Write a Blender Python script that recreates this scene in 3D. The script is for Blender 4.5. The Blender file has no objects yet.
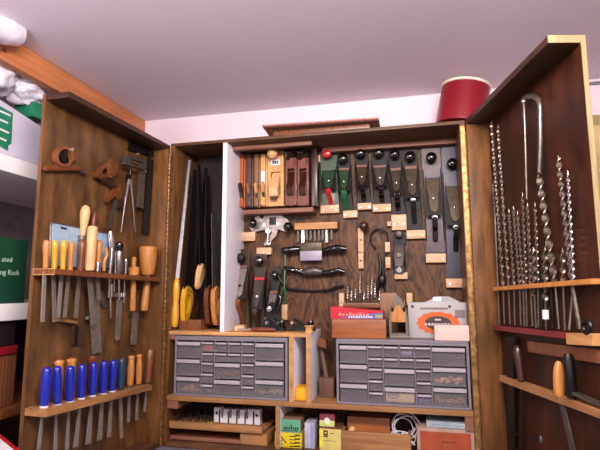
import bpy, bmesh, math, random
from mathutils import Vector, Matrix
random.seed(7)
C = bpy.context.scene.collection
PI = math.pi

# ------------------------------------------------------------------ camera
CP = Vector((1.03, -1.9539, 0.453)); YAW, PITCH, ROLL, FPX = 0.2338, 0.1328, -0.0035, 478.8753
FW = Vector((-math.sin(YAW)*math.cos(PITCH), math.cos(YAW)*math.cos(PITCH), math.sin(PITCH)))
RT0 = FW.cross(Vector((0, 0, 1))).normalized(); UP0 = RT0.cross(FW)
RT = RT0*math.cos(ROLL)+UP0*math.sin(ROLL); UP = -RT0*math.sin(ROLL)+UP0*math.cos(ROLL)
cam_d = bpy.data.cameras.new('camera'); cam = bpy.data.objects.new('camera', cam_d); C.objects.link(cam)
m3 = Matrix((RT, UP, -FW)).transposed()
cam.matrix_world = Matrix.Translation(CP) @ m3.to_4x4()
cam_d.sensor_fit = 'HORIZONTAL'; cam_d.sensor_width = 36.0; cam_d.lens = FPX*36.0/600.0
cam_d.clip_start = 0.02; cam_d.clip_end = 50
bpy.context.scene.camera = cam

def ray(px, py): return FW*FPX+RT*(px-300)+UP*(225-py)

class Frame:
    """an upright plane (cabinet back, door panel): local X to the right, Y into it, Z up"""
    def __init__(s, o, ang):
        s.o = Vector(o); s.ang = ang
        s.x = Vector((math.cos(ang), math.sin(ang), 0)); s.y = Vector((-math.sin(ang), math.cos(ang), 0))
    def pt(s, px, py, y=0.0):
        d = ray(px, py); t = ((s.o-CP).dot(s.y)+y)/d.dot(s.y); w = CP+d*t-s.o
        return Vector((w.dot(s.x), w.dot(s.y), w.z))
    def w(s, v): return s.o+s.x*v[0]+s.y*v[1]+Vector((0, 0, v[2]))
    def m(s, px, py, y=0.0):   # metres per photo pixel there
        return (s.w(s.pt(px, py, y))-CP).dot(FW)/FPX

F0 = Frame((0, 0, 0), 0.0)
FL = Frame((-0.14186, 0.00359, 0), math.radians(87.8))
FR = Frame((1.32999, 0.02024, 0), math.radians(-76.7))
def onX(px, py, x):
    d = ray(px, py); return CP+d*((x-CP.x)/d.x)
def onZ(px, py, z):
    d = ray(px, py); return CP+d*((z-CP.z)/d.z)

# ------------------------------------------------------------------ materials
def lin(c):
    r = []
    for v in c:
        v /= 255.0
        r.append(v/12.92 if v <= 0.04045 else ((v+0.055)/1.055)**2.4)
    return (*r, 1.0)
MATS = {}
def base_mat(name):
    m = bpy.data.materials.new(name); m.use_nodes = True
    nt = m.node_tree; return m, nt, nt.nodes['Principled BSDF']
def plain(name, col, rough=0.5, metal=0.0, spec=0.5, var=0.12, scale=25, bump=0.0, coat=0.0, trans=0.0, alpha=1.0, emit=None):
    if name in MATS: return MATS[name]
    m, nt, b = base_mat(name); N = nt.nodes; Lk = nt.links
    tc = N.new('ShaderNodeTexCoord'); nz = N.new('ShaderNodeTexNoise'); nz.inputs['Scale'].default_value = scale; nz.inputs['Detail'].default_value = 5
    Lk.new(tc.outputs['Object'], nz.inputs['Vector'])
    rp = N.new('ShaderNodeValToRGB'); c = lin(col)
    rp.color_ramp.elements[0].position = 0.3; rp.color_ramp.elements[1].position = 0.7
    rp.color_ramp.elements[0].color = (*[v*(1-var*1.6) for v in c[:3]], 1); rp.color_ramp.elements[1].color = (*[min(1, v*(1+var)) for v in c[:3]], 1)
    Lk.new(nz.outputs['Fac'], rp.inputs['Fac']); Lk.new(rp.outputs['Color'], b.inputs['Base Color'])
    b.inputs['Roughness'].default_value = rough; b.inputs['Metallic'].default_value = metal
    b.inputs['Specular IOR Level'].default_value = spec; b.inputs['Coat Weight'].default_value = coat
    b.inputs['Transmission Weight'].default_value = trans; b.inputs['Alpha'].default_value = alpha
    if bump:
        bp = N.new('ShaderNodeBump'); bp.inputs['Strength'].default_value = bump; bp.inputs['Distance'].default_value = 0.002
        Lk.new(nz.outputs['Fac'], bp.inputs['Height']); Lk.new(bp.outputs['Normal'], b.inputs['Normal'])
    MATS[name] = m; return m
def wood(name, c_lo, c_hi, axis='Z', scale=30, stretch=0.06, rough=0.5, blotch=0.3, coat=0.0, bands=0.0, spec=0.4):
    """grain stretched along an axis, with large soft blotches of stain"""
    if name in MATS: return MATS[name]
    m, nt, b = base_mat(name); N = nt.nodes; Lk = nt.links
    tc = N.new('ShaderNodeTexCoord'); mp = N.new('ShaderNodeMapping')
    sc = [1, 1, 1]; sc['XYZ'.index(axis)] = stretch; mp.inputs['Scale'].default_value = sc
    Lk.new(tc.outputs['Object'], mp.inputs['Vector'])
    nz = N.new('ShaderNodeTexNoise'); nz.inputs['Scale'].default_value = scale*2; nz.inputs['Detail'].default_value = 7; nz.inputs['Roughness'].default_value = 0.6
    Lk.new(mp.outputs['Vector'], nz.inputs['Vector'])
    fac = nz.outputs['Fac']
    if bands:
        wv = N.new('ShaderNodeTexWave'); wv.inputs['Scale'].default_value = bands; wv.inputs['Distortion'].default_value = 9; wv.inputs['Detail'].default_value = 3; wv.inputs['Detail Scale'].default_value = 0.8
        wv.bands_direction = 'X'
        Lk.new(mp.outputs['Vector'], wv.inputs['Vector'])
        mx = N.new('ShaderNodeMix'); mx.inputs[0].default_value = 0.55
        Lk.new(fac, mx.inputs[2]); Lk.new(wv.outputs['Fac'], mx.inputs[3]); fac = mx.outputs[0]
    rp = N.new('ShaderNodeValToRGB'); rp.color_ramp.elements[0].position = 0.32; rp.color_ramp.elements[1].position = 0.68
    rp.color_ramp.elements[0].color = lin(c_lo); rp.color_ramp.elements[1].color = lin(c_hi)
    Lk.new(fac, rp.inputs['Fac'])
    n2 = N.new('ShaderNodeTexNoise'); n2.inputs['Scale'].default_value = 5; n2.inputs['Detail'].default_value = 4; Lk.new(tc.outputs['Object'], n2.inputs['Vector'])
    mr = N.new('ShaderNodeMapRange'); mr.inputs['From Min'].default_value = 0.3; mr.inputs['From Max'].default_value = 0.7
    mr.inputs['To Min'].default_value = 1-blotch; mr.inputs['To Max'].default_value = 1+blotch*0.5
    Lk.new(n2.outputs['Fac'], mr.inputs['Value'])
    vm = N.new('ShaderNodeVectorMath'); vm.operation = 'SCALE'; Lk.new(rp.outputs['Color'], vm.inputs[0]); Lk.new(mr.outputs[0], vm.inputs['Scale'])
    Lk.new(vm.outputs[0], b.inputs['Base Color'])
    b.inputs['Roughness'].default_value = rough; b.inputs['Coat Weight'].default_value = coat; b.inputs['Coat Roughness'].default_value = 0.25
    b.inputs['Specular IOR Level'].default_value = spec
    bp = N.new('ShaderNodeBump'); bp.inputs['Strength'].default_value = 0.25; bp.inputs['Distance'].default_value = 0.001
    Lk.new(fac, bp.inputs['Height']); Lk.new(bp.outputs['Normal'], b.inputs['Normal'])
    MATS[name] = m; return m
def stripes(name, c1, c2, axis=0, scale=40, rough=0.6):
    if name in MATS: return MATS[name]
    m, nt, b = base_mat(name); N = nt.nodes; Lk = nt.links
    tc = N.new('ShaderNodeTexCoord'); wv = N.new('ShaderNodeTexWave'); wv.bands_direction = 'XYZ'[axis]; wv.inputs['Scale'].default_value = scale; wv.inputs['Distortion'].default_value = 1.5
    Lk.new(tc.outputs['Object'], wv.inputs['Vector'])
    rp = N.new('ShaderNodeValToRGB'); rp.color_ramp.elements[0].color = lin(c1); rp.color_ramp.elements[1].color = lin(c2)
    Lk.new(wv.outputs['Fac'], rp.inputs['Fac']); Lk.new(rp.outputs['Color'], b.inputs['Base Color']); b.inputs['Roughness'].default_value = rough
    MATS[name] = m; return m

def ply(name, c_lo, c_hi):
    """rotary-cut fir plywood: wandering cathedral grain, dark late wood lines"""
    m, nt, b = base_mat(name); N = nt.nodes; Lk = nt.links
    tc = N.new('ShaderNodeTexCoord'); mp = N.new('ShaderNodeMapping'); mp.inputs['Scale'].default_value = (1, 1, 0.3)
    Lk.new(tc.outputs['Object'], mp.inputs['Vector'])
    n1 = N.new('ShaderNodeTexNoise'); n1.inputs['Scale'].default_value = 5.5; n1.inputs['Detail'].default_value = 3; n1.inputs['Distortion'].default_value = 0.6; Lk.new(mp.outputs['Vector'], n1.inputs['Vector'])
    mul = N.new('ShaderNodeMath'); mul.operation = 'MULTIPLY'; mul.inputs[1].default_value = 26; Lk.new(n1.outputs['Fac'], mul.inputs[0])
    fr = N.new('ShaderNodeMath'); fr.operation = 'PINGPONG'; fr.inputs[1].default_value = 0.5; Lk.new(mul.outputs[0], fr.inputs[0])
    n2 = N.new('ShaderNodeTexNoise'); n2.inputs['Scale'].default_value = 60; n2.inputs['Detail'].default_value = 5; Lk.new(mp.outputs['Vector'], n2.inputs['Vector'])
    ad = N.new('ShaderNodeMath'); ad.operation = 'MULTIPLY_ADD'; ad.inputs[1].default_value = 0.7; Lk.new(fr.outputs[0], ad.inputs[0]); 
    m2 = N.new('ShaderNodeMath'); m2.operation = 'MULTIPLY'; m2.inputs[1].default_value = 0.9; Lk.new(n2.outputs['Fac'], m2.inputs[0]); Lk.new(m2.outputs[0], ad.inputs[2])
    rp = N.new('ShaderNodeValToRGB'); rp.color_ramp.elements[0].position = 0.34; rp.color_ramp.elements[1].position = 0.92
    rp.color_ramp.elements[0].color = lin(c_lo); rp.color_ramp.elements[1].color = lin(c_hi); Lk.new(ad.outputs[0], rp.inputs['Fac'])
    Lk.new(rp.outputs['Color'], b.inputs['Base Color']); b.inputs['Roughness'].default_value = 0.55; b.inputs['Specular IOR Level'].default_value = 0.3
    MATS[name] = m; return m

DOORW = wood('stained_ply', (66, 42, 22), (122, 84, 48), 'Z', 12, 0.3, 0.42, 0.45, 0.12)
DOORR = wood('dark_stained_ply', (34, 16, 9), (76, 36, 18), 'Z', 9, 0.3, 0.45, 0.5, 0.0, 0.0, 0.3)
EDGEW = wood('dark_board', (64, 40, 24), (112, 72, 44), 'X', 26, 0.1, 0.5, 0.3)
TOPW = wood('dark_top_board', (40, 24, 16), (78, 46, 30), 'Y', 26, 0.1, 0.5, 0.3)
PALEEDGE = wood('pale_edge', (140, 118, 82), (180, 158, 116), 'Z', 30, 0.08, 0.6, 0.12)
HINGEW = wood('warm_board', (82, 50, 24), (132, 86, 46), 'Z', 18, 0.16, 0.45, 0.35, 0.1)
BACKW = ply('fir_ply_back', (38, 22, 12), (112, 72, 42))
BACKD = wood('shaded_back', (26, 15, 13), (48, 28, 22), 'Z', 14, 0.15, 0.6, 0.3, 0.0)  # shade of the saw bay worked into a near-black back colour
PINE = wood('pine_strip', (170, 118, 70), (206, 154, 100), 'X', 26, 0.08, 0.55, 0.15)
PINED = wood('tan_shelf_edge', (136, 90, 52), (172, 124, 78), 'X', 26, 0.06, 0.55, 0.2)
BLOCKW = wood('maple_block', (196, 150, 112), (226, 184, 146), 'X', 24, 0.12, 0.5, 0.1)
RAILW = wood('brown_rail', (112, 70, 54), (148, 98, 78), 'X', 26, 0.06, 0.55, 0.2)
WHITEP = plain('white_board', (238, 232, 244), 0.5, var=0.03, scale=8)
WALLP = plain('wall_paint', (232, 214, 224), 0.75, var=0.01, scale=3)
CEILP = plain('ceiling_paint', (232, 220, 232), 0.8, var=0.012, scale=2)
BRASS = plain('brass', (160, 120, 70), 0.42, 0.7, var=0.4, scale=60)
STEEL = plain('steel', (128, 118, 112), 0.34, 0.8, var=0.2, scale=60)
NICKEL = plain('nickel_plate', (160, 144, 138), 0.38, 0.5, var=0.18, scale=60)
STEELD = plain('worn_steel', (98, 90, 84), 0.42, 0.6, var=0.25, scale=50)
CHROME = plain('bright_steel', (206, 200, 198), 0.2, 0.9, var=0.06, scale=40)
IRON = plain('japanned_iron', (26, 19, 18), 0.5, 0.0, 0.25, var=0.2, scale=50)
IRONV = plain('sole_iron', (66, 50, 55), 0.4, 0.3, var=0.18, scale=40)  # violet reflection on the long plane's sole put into the colour
IRONB = plain('blue_glint_iron', (52, 48, 62), 0.4, 0.3, var=0.18, scale=40)  # bluish window reflection put into the iron colour
BLACK = plain('black_iron', (15, 13, 14), 0.38, 0.2, var=0.2, scale=40)
BLACKGL = plain('gloss_black', (18, 11, 10), 0.14, 0.0, var=0.2, scale=40, coat=0.6)
CAPM = plain('lever_cap', (84, 70, 54), 0.38, 0.4, var=0.25, scale=60)
ROSE = wood('rosewood', (40, 20, 15), (74, 38, 26), 'Z', 60, 0.1, 0.3, 0.2, 0.4)
BEECH = wood('beech', (190, 136, 80), (222, 172, 112), 'Z', 50, 0.08, 0.45, 0.12, 0.1)
BEECHO = wood('orange_beech', (172, 106, 50), (206, 142, 78), 'Z', 50, 0.08, 0.4, 0.15, 0.2)
PALEH = wood('pale_handle', (204, 150, 100), (232, 186, 136), 'Z', 50, 0.08, 0.45, 0.1, 0.1)
BROWNH = wood('brown_handle', (98, 54, 30), (136, 80, 46), 'Z', 50, 0.1, 0.4, 0.2, 0.2)
SAWORANGE = wood('reddish_handle', (88, 46, 20), (124, 68, 32), 'X', 50, 0.12, 0.4, 0.25, 0.15)
YELH = plain('yellow_handle', (214, 156, 40), 0.3, var=0.06, coat=0.3)
YELPL = plain('yellow_plastic', (226, 180, 20), 0.35, var=0.04)
BLUEH = plain('blue_handle', (22, 36, 150), 0.22, var=0.06, coat=0.5)
TEALH = plain('slate_blue_handle', (34, 54, 84), 0.3, var=0.08, coat=0.3)
WHITEPL = plain('white_plastic', (222, 216, 222), 0.35, var=0.02)
REDH = plain('red_paint', (186, 28, 36), 0.25, var=0.06, coat=0.4)
GREENH = plain('green_paint', (44, 66, 44), 0.35, var=0.25, coat=0.2)
GREENK = plain('green_handle', (24, 96, 58), 0.25, var=0.1, coat=0.4)
GREYPL = plain('grey_plastic', (122, 114, 122), 0.45, var=0.03, scale=10)
DRAWERPL = plain('smoky_drawer_plastic', (140, 132, 136), 0.3, var=0.06, scale=14, alpha=0.3)
PULLPL = plain('drawer_lip_plastic', (168, 158, 164), 0.35, var=0.03, scale=14)
BLADE = plain('satin_blade', (150, 142, 136), 0.4, 0.4, var=0.12, scale=40)
BLADED = plain('dull_blade', (132, 120, 110), 0.45, 0.4, var=0.2, scale=40)
AUG = plain('auger_steel', (136, 120, 108), 0.3, 0.8, var=0.25, scale=60)
BRASSD = plain('shaded_brass', (104, 70, 36), 0.45, 0.5, var=0.35, scale=60)  # darker copy of the brass, shade on the left hinge in its colour
OLDW = wood('old_dark_wood', (44, 31, 24), (76, 54, 40), 'Z', 40, 0.1, 0.45, 0.3)
INSIDE = plain('drawer_inside', (66, 62, 72), 0.8)
RUST = plain('oxblood_wood', (112, 50, 32), 0.45, var=0.25, scale=30, coat=0.1)

# ------------------------------------------------------------------ mesh building
class MB:
    def __init__(s): s.bm = bmesh.new()
    def _quadprism(s, rings, cap=True):
        bm = s.bm; vs = [[bm.verts.new(p) for p in r] for r in rings]
        n = len(rings[0])
        for a, b in zip(vs[:-1], vs[1:]):
            for i in range(n):
                try: bm.faces.new((a[i], a[(i+1) % n], b[(i+1) % n], b[i]))
                except ValueError: pass
        if cap and n > 2:
            for f in (list(reversed(vs[0])), vs[-1]):
                try: bm.faces.new(f)
                except ValueError: pass
        return s
    def box(s, x0, x1, y0, y1, z0, z1, bv=0.0, rot=None, org=None):
        x0, x1 = sorted((x0, x1)); y0, y1 = sorted((y0, y1)); z0, z1 = sorted((z0, z1))
        t = bmesh.new(); bmesh.ops.create_cube(t, size=1)
        for v in t.verts: v.co = Vector((x0+(v.co.x+.5)*(x1-x0), y0+(v.co.y+.5)*(y1-y0), z0+(v.co.z+.5)*(z1-z0)))
        if bv:
            bv = min(bv, 0.45*min(x1-x0, y1-y0, z1-z0)); bmesh.ops.bevel(t, geom=t.edges[:], offset=bv, segments=2, affect='EDGES', profile=0.6)
        if rot is not None:
            c = Vector(org) if org is not None else Vector(((x0+x1)/2, (y0+y1)/2, (z0+z1)/2))
            for v in t.verts: v.co = rot @ (v.co-c)+c
        s.add(t); return s
    def add(s, t):
        me = bpy.data.meshes.new('t'); t.to_mesh(me); t.free(); s.bm.from_mesh(me); bpy.data.meshes.remove(me)
    def lathe(s, a, b, prof, n=14, sx=1.0):
        """profile [(t, r)] spun about the line a-b; sx squashes it sideways"""
        a = Vector(a); b = Vector(b); ax = (b-a); u = ax.normalized().cross(Vector((0, 1, 0)))
        if u.length < 1e-3: u = Vector((1, 0, 0))
        u.normalize(); w = ax.normalized().cross(u)
        rings = []
        for t, r in prof:
            c = a+ax*t; r = max(r, 1e-5)
            rings.append([c+u*(math.cos(2*PI*i/n)*r*sx)+w*(math.sin(2*PI*i/n)*r) for i in range(n)])
        return s._quadprism(rings)
    def rod(s, a, b, r, r2=None, n=10): return s.lathe(a, b, [(0, r), (1, r if r2 is None else r2)], n)
    def tube(s, pts, r, n=8):
        pts = [Vector(p) for p in pts]; rs = r if isinstance(r, (list, tuple)) else [r]*len(pts); rings = []
        pu = None
        for i, p in enumerate(pts):
            d = (pts[min(i+1, len(pts)-1)]-pts[max(i-1, 0)]).normalized()
            if pu is None:
                pu = d.cross(Vector((0, 1, 0)))
                if pu.length < 0.05: pu = d.cross(Vector((1, 0, 0)))
            pu = (pu-d*pu.dot(d)).normalized(); w = d.cross(pu)
            rings.append([p+pu*(math.cos(2*PI*k/n)*rs[i])+w*(math.sin(2*PI*k/n)*rs[i]) for k in range(n)])
        return s._quadprism(rings)
    def ell(s, c, rx, ry, rz, seg=16, rings=10):
        t = bmesh.new(); bmesh.ops.create_uvsphere(t, u_segments=seg, v_segments=rings, radius=1)
        for v in t.verts: v.co = Vector((c[0]+v.co.x*rx, c[1]+v.co.y*ry, c[2]+v.co.z*rz))
        s.add(t); return s
    def prism(s, poly, d, bv=0.0):
        """a flat outline (3-D points) given thickness along d"""
        t = bmesh.new(); d = Vector(d); a = [t.verts.new(Vector(p)) for p in poly]; f = t.faces.new(a)
        r = bmesh.ops.extrude_face_region(t, geom=[f]); bmesh.ops.translate(t, verts=[e for e in r['geom'] if isinstance(e, bmesh.types.BMVert)], vec=d)
        bmesh.ops.recalc_face_normals(t, faces=t.faces[:])
        if bv:
            ed = [e for e in t.edges if len(e.link_faces) == 2 and e.calc_face_angle(0) > 0.5]
            bmesh.ops.bevel(t, geom=ed, offset=bv, segments=2, affect='EDGES', clamp_overlap=True)
        s.add(t); return s
    def holed(s, outer, inner, d):
        """a plate with a hole: outer and inner loops of equal length"""
        d = Vector(d); n = len(outer); bm = s.bm
        O = [bm.verts.new(Vector(p)) for p in outer]; I = [bm.verts.new(Vector(p)) for p in inner]
        O2 = [bm.verts.new(Vector(p)+d) for p in outer]; I2 = [bm.verts.new(Vector(p)+d) for p in inner]
        for i in range(n):
            j = (i+1) % n
            for q in ((O[i], O[j], I[j], I[i]), (O2[j], O2[i], I2[i], I2[j]), (O[j], O[i], O2[i], O2[j]), (I[i], I[j], I2[j], I2[i])): bm.faces.new(q)
        return s
    def auger(s, a, b, w, pitch, th=0.25, flat=8):
        """a flat bar twisted about the line a-b"""
        a = Vector(a); b = Vector(b); ax = b-a; L = ax.length; d = ax.normalized(); u = d.cross(Vector((0, 1, 0))).normalized(); v = d.cross(u)
        n = max(4, int(L/pitch*flat)); rings = []
        for i in range(n+1):
            t = i/n; an = 2*PI*t*L/pitch; e1 = u*math.cos(an)+v*math.sin(an); e2 = d.cross(e1); c = a+ax*t; h = w/2; k = w*th/2
            rings.append([c+e1*h+e2*k*.5, c+e1*h*.3+e2*k*1.6, c-e1*h+e2*k*.5, c-e1*h-e2*k*.5, c-e1*h*.3-e2*k*1.6, c+e1*h-e2*k*.5])
        return s._quadprism(rings)

def finish(name, mb, mat, smooth=True):
    me = bpy.data.meshes.new(name); bm = mb.bm
    bmesh.ops.recalc_face_normals(bm, faces=bm.faces[:]); bm.to_mesh(me); bm.free()
    me.materials.append(mat)
    if smooth:
        for p in me.polygons: p.use_smooth = True
        me.set_sharp_from_angle(angle=math.radians(38))
    return me
def props(o, label, cat, group=None, kind=None):
    if label: o['label'] = label
    if cat: o['category'] = cat
    if group: o['group'] = group
    if kind: o['kind'] = kind
ORG = {}
def thing(name, label, cat, F, org, group=None):
    o = bpy.data.objects.new(name, None); C.objects.link(o); o.empty_display_size = 0.02
    o.location = F.w(org); o.rotation_euler = (0, 0, F.ang); props(o, label, cat, group); ORG[o] = Vector(org)
    return o
def part(name, mb, mat, par, label=None, smooth=True, kind=None):
    o_ = ORG[par]
    for v in mb.bm.verts: v.co -= o_
    o = bpy.data.objects.new(name, finish(name, mb, mat, smooth)); C.objects.link(o); o.parent = par; ORG[o] = o_
    if label: o['label'] = label
    if kind: o['kind'] = kind
    return o
def single(name, label, cat, mb, mat, F, org=None, group=None, kind=None, smooth=True):
    if org is None:
        xs = [v.co for v in mb.bm.verts]; org = ((min(v.x for v in xs)+max(v.x for v in xs))/2, (min(v.y for v in xs)+max(v.y for v in xs))/2, min(v.z for v in xs))
    for v in mb.bm.verts: v.co -= Vector(org)
    o = bpy.data.objects.new(name, finish(name, mb, mat, smooth)); C.objects.link(o)
    o.location = F.w(org); o.rotation_euler = (0, 0, F.ang); props(o, label, cat, group, kind); ORG[o] = Vector(org)
    return o
def struct(name, mb, mat): return single(name, None, None, mb, mat, F0, (0, 0, 0), kind='structure', smooth=False)
def text_part(name, txt, size, F, at, par, mat, ax=(1, 0, 0), up=(0, 0, 1), label=None, bold=0.0):
    """lettering as a thin mesh; `at` is its lower left corner"""
    cu = bpy.data.curves.new('tx', 'FONT'); cu.body = txt; cu.size = size; cu.extrude = 0.0004; cu.offset = bold; cu.resolution_u = 2
    ob = bpy.data.objects.new('tx', cu); C.objects.link(ob)
    me = bpy.data.meshes.new_from_object(ob.evaluated_get(bpy.context.evaluated_depsgraph_get())); bpy.data.objects.remove(ob)
    t = bmesh.new(); t.from_mesh(me); bpy.data.meshes.remove(me)
    ax = Vector(ax).normalized(); up = Vector(up).normalized(); nn = ax.cross(up)
    for v in t.verts: v.co = Vector(at)+ax*v.co.x+up*v.co.y+nn*v.co.z
    mb = MB(); mb.bm.free(); mb.bm = t
    return part(name, mb, mat, par, label, smooth=False)
def lerp(a, b, t): return Vector(a)*(1-t)+Vector(b)*t


# ------------------------------------------------------------------ the room
CEIL = 1.345; WALLY = 0.25
struct('wall_back', MB().box(-0.85, 2.7, WALLY, WALLY+0.08, -1.1, CEIL), WALLP)
struct('wall_left', MB().box(-0.93, -0.85, -3.6, WALLY+0.08, -1.1, CEIL), WALLP)
struct('wall_right', MB().box(2.7, 2.78, -3.6, WALLY+0.08, -1.1, CEIL), WALLP)
struct('ceiling', MB().box(-0.93, 2.78, -3.6, WALLY+0.08, CEIL, CEIL+0.08), CEILP)
struct('floor', MB().box(-0.93, 2.78, -3.6, WALLY+0.08, -1.18, -1.1), plain('concrete', (128, 120, 116), 0.8, var=0.15, scale=6))

def rect(F, x0, y0, x1, y1, y):      # photo rectangle on a plane of depth y -> local x0,x1,z0,z1
    a = F.pt(x0, (y0+y1)/2, y); b = F.pt(x1, (y0+y1)/2, y); c = F.pt((x0+x1)/2, y0, y); d = F.pt((x0+x1)/2, y1, y)
    return a.x, b.x, d.z, c.z
def bx(mb, F, x0, y0, x1, y1, yf, yb, bv=0.0015):
    a, b, c, d = rect(F, x0, y0, x1, y1, yf); return mb.box(a, b, yf, yb, c, d, bv)

# workbench the cabinet stands on
t = thing('workbench', 'grey-topped workbench under the tool cabinet', 'workbench', F0, (0.5, -0.2, -1.1))
part('bench_top', MB().box(-0.5, 1.95, -1.05, 0.245, -0.26, -0.212, 0.004), plain('bench_grey', (118, 116, 132), 0.6), t)
for x in (-0.45, 1.9):
    for y in (-1.0, 0.15): part('leg', MB().box(x-0.035, x+0.035, y-0.035, y+0.035, -1.1, -0.26, 0.003), PINED, t)

# ------------------------------------------------------------------ the cabinet
XL, XR, ZT, ZB, YB = -0.048, 1.2445, 1.122, -0.205, 0.232
cab = thing('tool_cabinet', 'large dark stained wooden wall tool cabinet standing open, its two deep doors swung forward', 'tool cabinet', F0, (0.6, 0.12, -0.212))
part('side_board', MB().box(XL, XL+0.02, 0, 0.245, ZB, ZT, 0.001), HINGEW, cab)
part('side_board', MB().box(XR-0.02, XR, 0, 0.245, ZB, ZT, 0.001), HINGEW, cab)
part('top_board', MB().box(XL, XR, -0.002, 0.245, ZT-0.014, ZT, 0.001), EDGEW, cab)
part('bottom_board', MB().box(XL, XR, 0, 0.245, ZB-0.006, ZB+0.02, 0.001), EDGEW, cab)
part('back_panel', MB().box(0.229, XR-0.02, YB, YB+0.012, ZB+0.02, ZT-0.014), BACKW, cab)
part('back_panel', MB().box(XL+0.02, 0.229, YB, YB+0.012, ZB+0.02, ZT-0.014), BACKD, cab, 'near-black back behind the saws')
part('divider', MB().box(0.21, 0.229, 0.001, YB, 0.272, ZT-0.014, 0.001), WHITEP, cab, 'white painted upright divider')
part('shelf', MB().box(XL+0.02, XR-0.02, 0, YB, -0.02, 0, 0.001), PINED, cab)
part('shelf', MB().box(XL+0.02, 0.588, 0.0, YB, 0.257, 0.272, 0.001), PINE, cab, 'short pale pine shelf over the left drawer unit')
for x0, x1, z1 in ((0.516, 0.534, 0.257), (0.588, 0.606, 0.273)):
    d = part('divider', MB().box(x0, x1, 0.004, YB, 0, z1, 0.001), WHITEP, cab, 'white upright divider with a pine front edge')
    part('edge_strip', MB().box(x0, x1, 0, 0.004, 0, z1), PINE, d)
d = part('divider', MB().box(0.46, 0.477, 0.004, YB, ZB+0.02, -0.02, 0.001), WHITEP, cab, 'short white divider below the shelf')
part('edge_strip', MB().box(0.46, 0.477, 0, 0.004, ZB+0.02, -0.02), PINED, d)
for x0, x1, z0, z1 in ((XL+0.02, 0.02, -0.055, -0.02), (XR-0.05, XR-0.02, -0.075, -0.02), (XL+0.02, 0.0, 0.235, 0.257)):
    part('cleat', MB().box(x0, x1, 0.006, 0.2, z0, z1, 0.001), RAILW, cab)
part('rail', MB().box(0.232, 0.605, 0.06, 0.085, 1.088, 1.107, 0.001), RAILW, cab)
part('rail', MB().box(0.63, XR-0.02, 0.178, YB, 1.084, 1.107, 0.001), RAILW, cab)
part('post', bx(MB(), F0, 311.5, 146, 317, 206, 0.16, YB), ROSE, cab, 'dark upright strip between wooden and metal planes')
part('ledge', bx(MB(), F0, 243, 208.5, 313, 213, 0.14, YB), RAILW, cab)
hinge_mb = lambda x: MB()
for x, s in ((XL, 1), (XR, -1)):
    h = part('piano_hinge', MB().box(x+s*0.001, x+s*0.017, -0.0045, -0.0022, ZB, ZT-0.025), BRASSD if s > 0 else BRASS, cab, 'brass piano hinge')
    k = MB()
    for i in range(64):
        z = ZB+0.02*i
        if z > ZT-0.05: break
        k.rod((x-s*0.002, -0.005, z), (x-s*0.002, -0.005, z+0.014), 0.0042, n=8)
    part('knuckles', k, BRASS, h)
    for i in range(24): part('screw', MB().rod((x+s*0.010, -0.006, ZB+0.03+0.053*i), (x+s*0.010, -0.0042, ZB+0.03+0.053*i), 0.002, n=8), BLACK, h)

def block(x0, y0, x1, y1, yf=0.205, mat=None, screws=2, cyl=None):
    b = part('holder_block', bx(MB(), F0, x0, y0, x1, y1, yf, YB, 0.002), mat or BLOCKW, cab)
    a, c, z0, z1 = rect(F0, x0, y0, x1, y1, yf); k = MB(); w = c-a; h = z1-z0
    for i in range(screws):
        f = (i+0.5)/screws if screws > 1 else 0.5
        if screws == 2: f = 0.17+0.66*i
        q = (a+w*f, 0, (z0+z1)/2-h*0.12) if w > h*0.8 else ((a+c)/2, 0, z0+h*f)
        part('screw', MB().rod((q[0], yf+0.001, q[2]), (q[0], yf-0.002, q[2]), 0.0042, n=10), CHROME if cyl is None else cyl, b)

for q in ((320.5, 205, 339, 213), (343, 210.5, 357.5, 217.5), (357.5, 203, 371.5, 209.5), (372.5, 204, 391, 211.5), (391.5, 214.5, 406.5, 230), (406.5, 230, 425.5, 238.5), (426, 253.5, 446, 262.5), (446, 278.5, 467, 287.5), (394.5, 272.5, 407.5, 279)): block(*q)
for q in ((240, 232, 255, 241), (256.5, 247.5, 271, 254.5)): block(*q, screws=1)
block(281.5, 304.5, 287, 320, screws=0); block(339, 293, 344, 312, screws=1); block(406.5, 293, 412.5, 305, screws=0); block(385, 242, 390, 252, screws=1); block(385.5, 257, 390.5, 268, screws=1); block(387, 221.5, 391, 226, screws=0); block(317.5, 155, 320, 162, screws=0)
block(358, 228, 363.5, 252, yf=0.2, screws=1, cyl=BLACK); block(358.3, 252.5, 363.5, 268.5, yf=0.208, screws=1, cyl=BLACK)
# slotted rack holding the narrow cutters
part('cutter_rack', bx(MB(), F0, 294.5, 222.5, 337, 229, 0.18, YB, 0.001), PINE, cab)
part('holder_rail', bx(MB(), F0, 343, 303, 386, 308, 0.2, YB), BROWNH, cab)

ZTL, ZTR = 1.112, 1.119
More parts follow.
